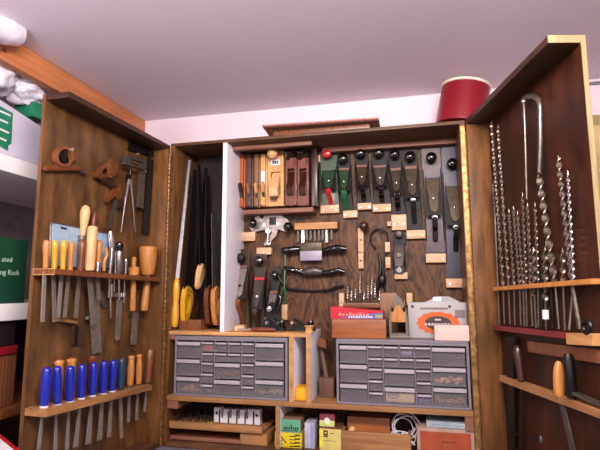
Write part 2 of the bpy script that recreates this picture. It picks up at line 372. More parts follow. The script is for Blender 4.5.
# doors: a panel with boards on its hinge side, top and bottom
DL = DR = None
def door(F, s, label, mat, xh, xf, ZT):
    d = part2('door', MB().box(min(xh, xf), max(xh, xf), 0, 0.012, ZB, ZT-0.02), mat, F, label)
    return d
def part2(name, mb, mat, F, label=None, par=None):
    """a part of the cabinet laid out in a door's own frame"""
    par = par or cab
    o = bpy.data.objects.new(name, finish(name, mb, mat)); C.objects.link(o); o.parent = par
    if par is cab:
        o.matrix_parent_inverse = Matrix.Identity(4); o.location = F.w((0, 0, 0))-F0.w(ORG[cab]); o.rotation_euler = (0, 0, F.ang)
    if label: o['label'] = label
    ORG[o] = Vector((0, 0, 0)); return o
DL = door(FL, 1, 'left door, inside face hung with saws, chisels and mallets', DOORW, -0.002, -0.645, ZTL)
DR = door(FR, -1, 'right door, darker inside face hung with long auger bits', DOORR, 0.002, 0.652, ZTR)
part2('hinge_board', MB().box(-0.022, -0.002, -0.0925, 0.0, ZB, ZTL-0.02, 0.001), HINGEW, FL, None, DL)
part2('top_board', MB().box(-0.645, -0.002, -0.0925, 0.012, ZTL-0.02, ZTL, 0.001), TOPW, FL, None, DL)
part2('bottom_board', MB().box(-0.645, -0.002, -0.0925, 0.012, ZB-0.005, ZB+0.014, 0.001), EDGEW, FL, None, DL)
part2('edge_strip', MB().box(-0.648, -0.645, -0.0005, 0.012, ZB, ZTL), HINGEW, FL, 'rubbed brown front edge', DL)
part2('hinge_board', MB().box(0.002, 0.022, -0.087, 0.0, ZB, ZTR-0.02, 0.001), HINGEW, FR, 'lighter hinge side board', DR)
part2('top_board', MB().box(0.002, 0.652, -0.087, 0.012, ZTR-0.02, ZTR+0.001, 0.001), TOPW, FR, None, DR)
part2('bottom_board', MB().box(0.002, 0.652, -0.087, 0.012, ZB-0.005, ZB+0.014, 0.001), EDGEW, FR, None, DR)
part2('edge_strip', MB().box(0.652, 0.655, -0.087, 0.012, ZTR-0.02, ZTR+0.001), PALEEDGE, FR, 'pale bare front edge', DR)
part2('edge_strip', MB().box(0.652, 0.655, -0.0005, 0.012, ZB, ZTR-0.02), PALEEDGE, FR, 'pale bare front edge', DR)

def rack(F, D, pxa, pxb, yf, th, mat, y0=-0.002, name='rack', label=None, capmat=None):
    """a strip along a door from photo point a to b (its top front edge)"""
    a = F.pt(*pxa, yf); b = F.pt(*pxb, yf); mb = MB()
    pts = [(a.x, yf, a.z), (b.x, yf, b.z), (b.x, yf, b.z-th), (a.x, yf, a.z-th)]
    mb.prism(pts, (0, y0-yf, 0), 0.001)
    return part2(name, mb, mat, F, label, D)
rack(FL, DL, (54.5, 268.5), (160, 277.5), -0.085, 0.018, BROWNH)
part2('rack_end', MB().box(-0.652, -0.6485, -0.085, -0.001, FL.pt(54.5, 268.5, -0.085).z-0.02, FL.pt(54.5, 268.5, -0.085).z+0.001), PINE, FL, 'pale end of the upper rack', DL)
rack(FL, DL, (46.5, 410), (152, 384.5), -0.085, 0.022, PINED)
rack(FL, DL, (60, 318.5), (78, 321), -0.02, 0.01, PINED, name='small_ledge')
rack(FR, DR, (493, 287), (591, 278.5), -0.031, 0.014, BEECHO)
rack(FR, DR, (493, 325.5), (565, 333), -0.034, 0.016, plain('dark_red_edge', (120, 36, 40), 0.5))
rack(FR, DR, (565.5, 333), (592, 333.5), -0.034, 0.03, PINE, label='pale block at the end of the red rail')
rack(FR, DR, (527, 341), (598, 349.5), -0.014, 0.034, BROWNH, name='cleat')
rack(FR, DR, (499, 375), (604, 411), -0.03, 0.022, PINED)

# ------------------------------------------------------------------ metal and wooden planes in the middle
class Ax:
    """a tool hung on a plane of depth yb: s runs from the top point to the bottom one, c across, h out of the wall"""
    def __init__(s, F, top, bot, yb):
        s.F = F; s.a = F.pt(*top, yb); s.b = F.pt(*bot, yb); s.e = (s.b-s.a); s.L = s.e.length; s.e = s.e/s.L
        s.c = s.e.cross(Vector((0, 1, 0))); s.c = -s.c if s.c.x < 0 else s.c
        s.m = F.m((top[0]+bot[0])/2, (top[1]+bot[1])/2, yb)
    def __call__(s, t, c, h): return s.a+s.e*(t*s.L)+s.c*c+Vector((0, -h, 0))

def bench_plane(top, bot, wpx, label, group=None, body=IRON, cap=CAPM, knob=BLACKGL, tote=BLACKGL, strip=None, yb=YB-0.002, sole=None, cat='hand plane', kn=0.11, mouth=0.34, name='bench_plane', hscale=1.0, spot=CHROME, kp=None):
    A = Ax(F0, top, bot, yb)
    if A.a.z > 1.104: q = (A.a.z-1.104)/A.e.z*-1; A.a = A.a+A.e*q; A.L -= q
    w = wpx*A.m; hw = w/2; L = A.L; H = hscale
    t = thing(name, label, cat, F0, A(1, 0, 0.01), group)
    mb = MB().prism([A(0.0, -hw*.9, 0), A(0.0, hw*.9, 0), A(.02, hw, 0), A(1, hw, 0), A(1, -hw, 0), A(.02, -hw, 0)], (0, -0.007, 0), 0.0015)
    b = part('sole', mb, sole or body, t)
    prof = [(0.2, .007), (.3, .02*H), (.42, .04*H), (.52, .042*H), (.68, .022*H), (.86, .012), (.9, .007)]
    mb = MB()
    for sg in (-1, 1): mb.prism([A(s, sg*hw*.98, h-0.001) for s, h in prof], A.c*(-sg*0.0035), 0.0006)
    part('cheeks', mb, body, b)
    k = min(hw*.74, 0.0235)
    if kp:
        q = F0.pt(*kp, .185); q.z = min(q.z, 1.105-k); kn = (A.a.z-q.z)/A.L/-A.e.z
    part('front_knob', MB().lathe(A(kn, 0, .006), A(kn, 0, .056*H), [(0, k*.6), (.12, k*.72), (.3, k*.55), (.5, k*.75), (.72, k*1.0), (.88, k*.85), (.97, k*.45), (1, k*.1)], 18), knob, t)
    cl = min(0.16, L*.34); m0 = mouth; m1 = mouth+cl/L; q = hw*.8
    iron = [A(m0-0.015, -q, .010), A(m0-0.015, q, .010), A(m1+.03, q, .046*H), A(m1+.03, -q, .046*H)]
    pi_ = part('plane_iron', MB().prism(iron, (0, -0.003, 0)), IRON, t)
    part('chip_edge', MB().box(A(0, -q, 0).x if False else (A.a+A.e*(m0-.02)*A.L).x-q*.9, (A.a+A.e*(m0-.02)*A.L).x+q*.9, A.a.y-.016, A.a.y-.012, (A.a+A.e*(m0)*A.L).z, (A.a+A.e*(m0-.035)*A.L).z), strip or RAILW, pi_)
    def cp(s, c): return A(m0+(m1-m0)*s, c*q*.96, .0145+.036*H*s)
    out = [cp(0.02, -.95), cp(0.02, .95), cp(.3, .86), cp(.55, .62), cp(.8, .58), cp(.95, .42), cp(1.03, 0), cp(.95, -.42), cp(.8, -.58), cp(.55, -.62), cp(.3, -.86)]
    lc = part('lever_cap', MB().prism(out, (0, -0.006, 0), 0.0015), cap, t)
    c0 = cp(.62, 0); part('cap_screw', MB().ell((c0.x, c0.y-0.008, c0.z), .0062, .004, .0062, 12, 8), spot, lc)
    c0 = A(m1+0.02, 0, .028*H); part('adjusting_wheel', MB().rod(A(m1+.01, 0, .028*H), A(m1+.05, 0, .034*H), .0135, n=16), BROWNH, t)
    t0 = m1+0.02; tl = min(.12/L, .97-t0)
    tp = [(0, .008), (.05, .03), (.0, .056), (.02, .072), (.16, .076), (.34, .07), (.5, .05), (.66, .03), (.95, .014), (1.0, .008)]
    part('tote', MB().prism([A(t0+tl*s, -.011, h*H) for s, h in tp], A.c*0.022, 0.004), tote, t)
    return t, A

bench_plane((328, 151), (331.5, 207), 17.5, 'green painted metal plane with red knob and red handle, leftmost of the metal planes', body=GREENH, cap=GREENH, knob=REDH, tote=REDH, strip=GREENH, sole=GREENH, kn=.1, mouth=.36, kp=(328,153))
bench_plane((343.5, 153), (347, 213), 14, 'narrow dark plane with green cap and green handle beside the red-knobbed plane', cap=GREENH, tote=GREENK, kn=.1, mouth=.3, kp=(342.5,158))
GP = 'black knobbed metal bench planes in a row under the top rail'
bench_plane((361, 149.5), (364.5, 204), 14, 'short metal bench plane with black knob, third metal plane from the left', GP, kn=.1, kp=(361.5,152.5))
bench_plane((379, 149.5), (382.5, 205), 17, 'short broad metal bench plane, fourth from the left, directly above a two-screw maple block', GP, cap=STEELD, kn=.1, kp=(379,152))
bench_plane((394.5, 149.5), (398.5, 214), 13.5, 'slim metal bench plane hanging above the tall double maple block and the small block plane', GP, kn=.1, kp=(395,153.5))
bench_plane((409.5, 149), (415, 230), 15.5, 'mid length metal bench plane between the slim plane and the long one with a violet reflection in its sole colour', GP, kn=.11, kp=(409.5,156), mouth=.26)
bench_plane((430.5, 147.5), (436, 253), 18, 'long metal plane with a violet-grey reflection coloured into its sole, second from the right edge', GP, sole=IRONV, kn=.11, kp=(430,157), mouth=.3, strip=IRONB)
bench_plane((451, 145.5), (457, 278), 19.5, 'longest metal plane with a bluish reflection coloured into its sole, hanging at the right edge', GP, sole=IRONB, kn=.16, kp=(450,163), mouth=.32, strip=IRONB)

# moulding planes: narrow wooden planes on edge
def moulding_plane(x0, x1, y0, y1, mat, label, wedge, yf):
    a, b, z0, z1 = rect(F0, x0, y0, x1, y1, yf); w = b-a; m = F0.m(x0, y1, yf)
    t = thing('moulding_plane', label, 'moulding plane', F0, ((a+b)/2, YB-0.04, z0), 'narrow wooden moulding planes')
    st = a+w*.45
    mb = MB().box(a, b, yf+.012, YB-.002, z0, z1, .003).box(a, st+w*.3, yf, yf+.02, z0+.004, z1, .002)
    part('stock', mb, mat, t)
    zc = z0+.075
    p = [(a+w*.3, yf+.02, zc-.055), (a+w*.3, yf-.028, zc+.015), (a+w*.3, yf-.034, zc+.03), (a+w*.3, yf-.022, zc+.04), (a+w*.3, yf-.008, zc+.024), (a+w*.3, yf+.02, zc-.02)]
    part('wedge', MB().prism(p, (w*.5, 0, 0), .003), wedge, t)
    part('iron', MB().prism([(a+w*.35, yf+.02, zc-.07), (a+w*.35, yf-.012, zc-.01), (a+w*.35, yf-.008, zc-.004), (a+w*.35, yf+.02, zc-.055)], (w*.4, 0, 0)), STEELD, t)
    return t
ORNG = wood('orange_boxwood', (158, 72, 32), (190, 98, 48), 'Z', 40, .08, .45, .15)
PURP = wood('purple_brown_wood', (66, 42, 40), (94, 62, 56), 'Z', 40, .08, .45, .15)
TANW = wood('tan_wood', (120, 80, 54), (152, 106, 74), 'Z', 40, .08, .45, .15)
moulding_plane(238.5, 244.5, 154, 207, ORNG, 'orange narrow wooden moulding plane next to the white divider', ROSE, .165)
moulding_plane(246, 252.5, 154, 207, PURP, 'purplish dark moulding plane, second from the white divider', TANW, .165)
moulding_plane(254, 259.5, 154, 207, TANW, 'tan brown moulding plane, third from the white divider', BEECH, .165)
moulding_plane(260.5, 266.5, 154, 206, BEECH, 'pale moulding plane with a white paper tag, fourth from the white divider', BEECH, .165)
a, b, z0, z1 = rect(F0, 261, 171, 265, 183, .163)
single('paper_tag', 'small white paper tag stuck on the pale fourth moulding plane', 'tag', MB().box(a, b, .1632, .165, z0, z1), WHITEPL, F0)

# pale beech smoothing plane, its toe up
a, b, z0, z1 = rect(F0, 267.5, 151, 283.5, 206, .17)
t = thing('wooden_plane', 'pale beech wooden plane with round knob and white label', 'wooden plane', F0, ((a+b)/2, .2, z0)); w = b-a; h = z1-z0
def hole_plane(a, b, yf, z0, z1, h0, h1):
    mb = MB(); i = (b-a)*.2
    mb.box(a, a+i, yf, YB-.002, z0, z1, .002).box(b-i, b, yf, YB-.002, z0, z1, .002)
    mb.box(a+i, b-i, yf, YB-.002, h1, z1).box(a+i, b-i, yf, YB-.002, z0, h0)
    return mb.box(a+i, b-i, YB-.03, YB-.002, h0, h1)
part('stock', hole_plane(a, b, .17, z0, z1, z0+h*.2, z0+h*.62), BEECH, t)
part('wedge', MB().prism([(a+w*.24, .2, z0+h*.62), (a+w*.24, .185, z0+h*.62), (a+w*.24, .13, z0+h*.28), (a+w*.24, .135, z0+h*.16), (a+w*.24, .16, z0+h*.14)], (w*.52, 0, 0), .003), PALEH, t)
part('iron', MB().prism([(a+w*.28, .206, z0+h*.62), (a+w*.28, .202, z0+h*.62), (a+w*.28, .14, z0+h*.1), (a+w*.28, .145, z0+h*.1)], (w*.44, 0, 0)), STEELD, t)
kc = F0.pt(272.5, 152.5, .13); part('front_knob', MB().lathe((kc.x, .175, kc.z-.012), (kc.x, .105, kc.z), [(0, .012), (.2, .012), (.45, .02), (.7, .025), (.9, .018), (1, .006)], 16), PALEH, t)
a2, b2, c2, d2 = rect(F0, 270.5, 159.5, 280, 165, .168); lb = part('label', MB().box(a2, b2, .1685, .1702, c2, d2), WHITEPL, t, 'white paper label')
k = MB()
for i, (f0, f1) in enumerate(((.2, .36), (.42, .6), (.66, .8))): k.box(a2+(b2-a2)*f0, a2+(b2-a2)*f1, .168, .1687, c2+.006, d2-.006)
part('lettering', k, BLACK, lb)

# two oxblood coloured wooden planes side by side
for i, (x0, x1, lab) in enumerate(((285, 296.5, 'reddish brown wooden plane with dark throat, left of a close pair'), (297.2, 308.5, 'reddish brown wooden plane with dark throat, right of a close pair'))):
    a, b, z0, z1 = rect(F0, x0, 158, x1, 205.5, .168); w = b-a; h = z1-z0
    t = thing('wooden_plane', lab, 'wooden plane', F0, ((a+b)/2, .2, z0), 'reddish brown wooden planes')
    part('stock', hole_plane(a, b, .168, z0, z1, z0+h*(.5 if i else .46), z0+h*.78), RUST, t)
    part('wedge', MB().prism([(a+w*.22, .21, z0+h*.7), (a+w*.22, .19, z0+h*.74), (a+w*.22, .14, z0+h*.36), (a+w*.22, .15, z0+h*.22), (a+w*.22, .17, z0+h*.2)], (w*.56, 0, 0), .003), ROSE, t)
    hx = (a+b)/2
    part('horn', MB().tube([(hx-.012, .19, z1-.006), (hx-.014, .16, z1+.006), (hx-.006, .135, z1+.02), (hx+.008, .13, z1+.024), (hx+.014, .145, z1+.014)], [.012, .013, .014, .012, .006], 10), BLACKGL, t)

# router plane with two black knobs
t = thing('router_plane', 'nickel plated open router plane with two round black knobs', 'router plane', F0, F0.pt(268, 250, .2))
o = [(249, 227), (257, 214.5), (262, 219), (266, 213.5), (272, 213), (279, 214), (287, 219), (293, 227), (291, 232), (283, 231), (278, 229), (276, 236), (272, 240), (268, 245), (264.5, 244), (267.5, 236), (265, 229.5), (258, 231), (252, 232)]
body = part('body', MB().prism([F0.pt(*q, .205) for q in o], (0, .012, 0), .002), NICKEL, t)
k = MB()
for q in ((264, 225), (278, 224)):
    c = F0.pt(*q, .2); k.rod((c.x, .206, c.z), (c.x, .199, c.z), .009, n=14)
part('bosses', k, CHROME, body)
c = F0.pt(272.5, 220, .2); part('throat', MB().box(c.x-.017, c.x+.017, .2035, .2055, c.z-.022, c.z+.014, .004), BLACK, body)
c = F0.pt(268.5, 231, .19); part('cutter', MB().rod((c.x, .19, c.z+.02), (c.x-.004, .19, c.z-.06), .005).rod((c.x, .2, c.z), (c.x, .178, c.z), .012, n=14).box(c.x-.02, c.x+.012, .183, .192, c.z-.068, c.z-.056, .002), CHROME, t)
for q in ((253, 223.5), (288.5, 227)):
    c = F0.pt(*q, .175); part('knob', MB().lathe((c.x, .21, c.z), (c.x, .15, c.z), [(0, .011), (.25, .011), (.5, .021), (.75, .0225), (.93, .014), (1, .003)], 18), BLACKGL, t)

# narrow cutters in the slotted rack
for i, x in enumerate((298, 302.8, 306.6, 310.6, 314.8, 319, 322.6, 326.6, 331.5)):
    y1 = (242, 243, 240, 240, 241, 241, 240, 243, 240)[i]
    a, b, z0, z1 = rect(F0, x-(1.3 if i in (1, 7) else .9), 229.2, x+(1.3 if i in (1, 7) else .9), y1, .2)
    single('plane_cutter', 'narrow steel plane cutter hanging in the slotted pine rack', 'plane cutter', MB().prism([(a, .2, z1), (b, .2, z1), (b, .2, z0+.004), (a, .2, z0)], (0, .004, 0)), CHROME if i in (1, 7) else STEELD, F0, group='narrow cutters in the slotted rack')

# spokeshaves
t = thing('spokeshave', 'spokeshave with lilac-grey blade and glossy black handles', 'spokeshave', F0, F0.pt(311, 262, .21))
part('body', bx(MB(), F0, 300.5, 242.5, 321.5, 251, .185, .215, .003), CAPM, t)
part('blade', bx(MB(), F0, 300, 250.8, 321.8, 260.5, .186, .19, .001), plain('lilac_steel', (150, 140, 158), .4, .2), t)
k = part('handle', MB().tube([F0.pt(301, 249, .2), F0.pt(294, 249.5, .19), F0.pt(287, 250.5, .185), F0.pt(281.5, 250, .185)], [.012, .017, .016, .012], 12), BLACKGL, t)
k = part('handle', MB().tube([F0.pt(321, 252, .2), F0.pt(328, 249.5, .19), F0.pt(337, 248, .185), F0.pt(346.5, 249, .185)], [.010, .014, .017, .012], 12), BLACKGL, t)
t = thing('spokeshave', 'black iron spokeshave with rounded brown middle, below the lilac bladed one', 'spokeshave', F0, F0.pt(311, 280, .21))
part('body', MB().tube([F0.pt(304, 272.5, .205), F0.pt(309, 271.5, .2), F0.pt(316, 271, .2), F0.pt(322, 272, .205)], [.017, .022, .022, .016], 12), STEELD, t)
part('handle', MB().tube([F0.pt(304, 273.5, .205), F0.pt(297, 270.5, .2), F0.pt(290, 269.5, .195), F0.pt(284, 267.5, .2)], [.012, .013, .013, .008], 10), BLACKGL, t)
part('handle', MB().tube([F0.pt(322, 273, .205), F0.pt(330, 272.5, .2), F0.pt(338, 270, .195), F0.pt(345, 272, .2)], [.011, .013, .013, .009], 10), BLACKGL, t)
c = F0.pt(297, 270, .185); k = MB()
for dx in (-.02, .0, .02): k.ell((c.x+dx, .183, c.z), .006, .004, .005, 10, 6)
part('screw', k, CHROME, t)  # bright beads standing for white highlights on the left handle
single('drawknife', 'thin dark curved drawknife hanging under the two spokeshaves', 'drawknife', MB().tube([F0.pt(283, 284.5, .215), F0.pt(290, 289, .21), F0.pt(300, 290, .212), F0.pt(315, 291, .212), F0.pt(329, 290, .212), F0.pt(337, 286.5, .21), F0.pt(344, 286, .215)], [.006, .007, .005, .004, .005, .007, .006], 8), BLACK, F0)

# dark ball, callipers, hanging pliers
t = thing('wooden_ball', 'round dark wooden ball at the top of the drilled maple strip', 'ball', F0, F0.pt(364, 230, .2))
c = F0.pt(364, 226, .18); part('ball', MB().ell((c.x, .175, c.z), .021, .02, .021, 20, 12), ROSE, t)
part('stem', MB().rod((c.x-.004, .176, c.z), (c.x-.006, YB-.001, c.z), .008), BLACK, t)
ring = lambda cx, cy, rx, ry, a0, a1, n, y: [F0.pt(cx+rx*math.cos(a0+(a1-a0)*i/n), cy+ry*math.sin(a0+(a1-a0)*i/n), y) for i in range(n+1)]
t = thing('callipers', 'dark iron callipers with curved legs hanging by the drilled maple strip', 'callipers', F0, F0.pt(378, 262, .215))
part('leg', MB().tube(ring(379, 239, 8.5, 10, 1.9, 5.2, 14, .213), .0035, 8), IRON, t)
part('leg', MB().tube([F0.pt(383, 230, .21), F0.pt(387, 233, .21), F0.pt(388, 241, .21), F0.pt(386, 250, .21)], .0035, 8), IRON, t)
part('rivet', MB().rod(F0.pt(382, 229.5, .215), F0.pt(382, 229.5, .2), .009, n=14), BLACK, t)
t = thing('nippers', 'black iron nippers hanging below the callipers', 'nippers', F0, F0.pt(381, 298, .215))
part('handle', MB().tube([F0.pt(378, 252, .215), F0.pt(381, 263, .21), F0.pt(380, 275, .21), F0.pt(377, 287, .21), F0.pt(379, 297, .212)], [.006, .007, .008, .009, .004], 10), BLACK, t)
part('handle', MB().tube([F0.pt(386, 254, .215), F0.pt(382.5, 266, .212), F0.pt(384, 278, .21), F0.pt(385, 292, .212)], [.005, .006, .007, .004], 10), BLACK, t)
part('jaw', MB().ell(F0.pt(382, 280, .205), .018, .012, .028, 12, 8), BLACK, t)

# small block plane hung on end
A = Ax(F0, (399, 229.5), (399.5, 273.5), YB-.003); w = 12.5*A.m; hw = w/2
t = thing('block_plane', 'small dark block plane hung on end between two maple blocks', 'hand plane', F0, A(1, 0, .01))
b_ = part('sole', MB().prism([A(0.03, -hw*.7, 0), A(0, 0, 0), A(.03, hw*.7, 0), A(.15, hw, 0), A(.97, hw, 0), A(1, hw*.8, 0), A(1, -hw*.8, 0), A(.97, -hw, 0), A(.15, -hw, 0)], (0, -.01, 0), .002), IRON, t)
part('cheeks', MB().prism([A(.3, -hw, .008), A(.4, -hw, .03), (A(.75, -hw, .03)), A(.9, -hw, .008)], A.c*.004).prism([A(.3, hw, .008), A(.4, hw, .03), A(.75, hw, .03), A(.9, hw, .008)], A.c*-.004), IRONV, b_)
part('front_knob', MB().lathe(A(.13, 0, .008), A(.13, 0, .04), [(0, .014), (.3, .011), (.7, .0165), (.95, .013), (1, .004)], 16), IRONV, t)
part('plane_iron', MB().prism([A(.34, -hw*.72, .014), A(.34, hw*.72, .014), A(1.0, hw*.72, .036), A(1.0, -hw*.72, .036)], (0, -.003, 0)), IRON, t)
lc = part('lever_cap', MB().prism([A(.38, -hw*.66, .02), A(.38, hw*.66, .02), A(.62, hw*.8, .036), A(.82, hw*.6, .046), A(.86, 0, .046), A(.82, -hw*.6, .046), A(.62, -hw*.8, .036)], (0, -.006, 0), .002), ROSE, t)
part('cap_screw', MB().rod(A(.6, 0, .04), A(.6, 0, .05), .010, n=14), STEELD, lc)
part('adjusting_wheel', MB().rod(A(.93, 0, .025), A(.93, 0, .045), .012, n=14), CHROME, t)

# small bits standing in the holder rail
for i, (x, y0) in enumerate(((347.5, 287), (351.5, 291), (355.5, 289), (359.8, 273), (364, 290), (368, 286), (371.5, 277), (375, 283), (379.5, 291))):
    a = F0.pt(x, y0, .205); b = F0.pt(x, 306, .205); m_ = a*.38+b*.62
    t = thing('auger_bit', 'thin steel auger bit standing in the row behind the red and wooden boxes', 'auger bit', F0, b, 'thin bits behind the red box')
    part('twist', MB().auger(a, m_, .009, .024, .4, 8), CHROME, t); part('shank', MB().rod(m_, b, .0024, n=8), STEELD, t)

# ------------------------------------------------------------------ old planes and tools leaning at the left of the middle bay
bench_plane((243, 249), (243, 331.5), 15, 'old brown wooden-bodied plane, leaning against the white divider', body=OLDW, cap=BLADED, knob=IRON, tote=BROWNH, sole=OLDW, kn=.12, mouth=.24, yb=.2, spot=IRON)
bench_plane((261, 254), (259, 331.5), 14, 'old dark plane with a red band beside the one touching the white divider', body=IRON, cap=OLDW, knob=BLACKGL, tote=OLDW, sole=OLDW, strip=REDH, kn=.1, mouth=.34, yb=.205, spot=WHITEPL)
bench_plane((277, 268), (271, 331), 11, 'narrow black iron plane leaning third from the white divider', body=BLACK, cap=STEELD, knob=BLACKGL, tote=BLACK, kn=.12, mouth=.4, yb=.208)
t = thing('scriber', 'slim tool with looped green handle hanging beside the old planes', 'scriber', F0, F0.pt(282, 302, .2))
part('loop', MB().tube([F0.pt(284, 287, .2), F0.pt(281, 294, .2), F0.pt(280.5, 301, .2), F0.pt(282.5, 303.5, .2), F0.pt(285, 301, .2), F0.pt(285.3, 294, .2), F0.pt(284.3, 287, .2)], .004, 8), GREENK, t)
part('shaft', MB().tube([F0.pt(284.2, 287, .2), F0.pt(285, 270, .2), F0.pt(285, 254, .2)], .004, 8), plain('green_steel', (92, 120, 96), .4, .4), t)
part('hook', MB().tube([F0.pt(279, 266, .21), F0.pt(276.5, 272, .2), F0.pt(280, 280, .2), F0.pt(283.5, 284, .2)], .005, 8), BLACK, t)
for (x0, x1, yy, lab, dz) in ((262, 284, .07, 'black block plane lying on the pine shelf in front of the old planes', 0), (287, 314, .09, 'black block plane lying at the right end of the pine shelf', 0)):
    a = F0.pt(x0, 329, yy); b = F0.pt(x1, 329, yy); z = .2722; L_ = b.x-a.x; t = thing('block_plane', lab, 'hand plane', F0, ((a.x+b.x)/2, yy+.03, z))
    so = part('sole', MB().box(a.x, b.x, yy, yy+.05, z, z+.007, .002), BLACK, t)
    part('cheeks', MB().prism([(a.x+.01, yy, z+.006), (a.x+L_*.3, yy, z+.03), (a.x+L_*.6, yy, z+.034), (b.x-.01, yy, z+.008)], (0, .004, 0)).prism([(a.x+.01, yy+.046, z+.006), (a.x+L_*.3, yy+.046, z+.03), (a.x+L_*.6, yy+.046, z+.034), (b.x-.01, yy+.046, z+.008)], (0, .004, 0)), BLACK, so)
    part('lever_cap', MB().prism([(a.x+L_*.18, yy+.008, z+.05), (a.x+L_*.3, yy+.008, z+.056), (a.x+L_*.72, yy+.008, z+.02), (a.x+L_*.66, yy+.008, z+.012)], (0, .034, 0), .003), BLACKGL, t)
    part('adjusting_wheel', MB().rod((a.x+L_*.12, yy+.025, z+.03), (a.x+L_*.2, yy+.025, z+.036), .011, n=16), CHROME, t)
    part('front_knob', MB().lathe((b.x-L_*.16, yy+.025, z+.006), (b.x-L_*.16, yy+.025, z+.045), [(0, .012), (.3, .009), (.7, .014), (.95, .011), (1, .003)], 14), BLACKGL, t)
p0 = F0.pt(238, 328, .03); p1 = F0.pt(276, 330, .03)
t = thing('small_gouge', 'small brown handled gouge lying along the front of the pine shelf', 'gouge', F0, (p0.x, .03, .2725))
part('handle', MB().lathe((p0.x+.06, .03, .2825), (p1.x, .03, .2825), [(0, .005), (.1, .009), (.5, .0098), (.9, .008), (1, .003)], 12), RUST, t); part('blade', MB().rod((p0.x, .03, .2815), (p0.x+.06, .03, .2825), .004), CHROME, t)
t = thing('honing_block', 'little pale wooden block on the pine shelf by the white divider', 'block', F0, F0.pt(239, 326, .06))
q = F0.pt(240, 322, .07); part('body', MB().box(q.x-.022, q.x+.022, .06, .1, .2725, .2925, .002), BLOCKW, t); part('cap', MB().box(q.x-.02, q.x+.02, .062, .098, .2925, .298, .002), PINE, t)
t = thing('small_spool', 'small pale spool standing at the right end of the pine shelf', 'spool', F0, F0.pt(312, 333, .02))
q = F0.pt(311.5, 331, .02); part('core', MB().lathe((q.x-.012, .03, .2735), (q.x-.012, .03, .302), [(0, .02), (.15, .02), (.2, .015), (.8, .015), (.85, .02), (1, .02)], 16), BEECH, t)

t = thing('plough_plane', 'black iron plane with bright knob on the pine shelf, before the leaning planes', 'hand plane', F0, F0.pt(274, 331, .12))
zs = .2722; y_ = .13; X_ = lambda px: F0.pt(px, 318, y_).x; Z_ = lambda py: F0.pt(274, py, y_).z
bd = part('body', MB().prism([(X_(264), y_, zs), (X_(263), y_, Z_(324)), (X_(266), y_, Z_(312)), (X_(269), y_, Z_(303)), (X_(273), y_, Z_(301)), (X_(274), y_, Z_(310)), (X_(279), y_, Z_(314)), (X_(284), y_, Z_(322)), (X_(287), y_, zs)], (0, .012, 0), .003), BLACK, t)
part('fence', MB().box(X_(265), X_(286), y_-.035, y_-.027, zs, zs+.026, .003), BLACK, t)
for px, py in ((268, 318), (281, 322)): part('rod', MB().rod((X_(px), y_-.045, Z_(py)), (X_(px), y_+.03, Z_(py)), .0045, n=10), STEEL, t)
part('knob', MB().lathe((X_(271), y_-.002, Z_(309)), (X_(271), y_-.032, Z_(309)), [(0, .006), (.5, .007), (.7, .012), (.95, .011), (1, .003)], 14), CHROME, t)
part('handle', MB().tube([(X_(276), y_+.006, Z_(314)), (X_(279), y_+.004, Z_(306)), (X_(281), y_+.004, Z_(299)), (X_(279), y_+.004, Z_(295))], [.010, .009, .008, .005], 10), BLACKGL, t)

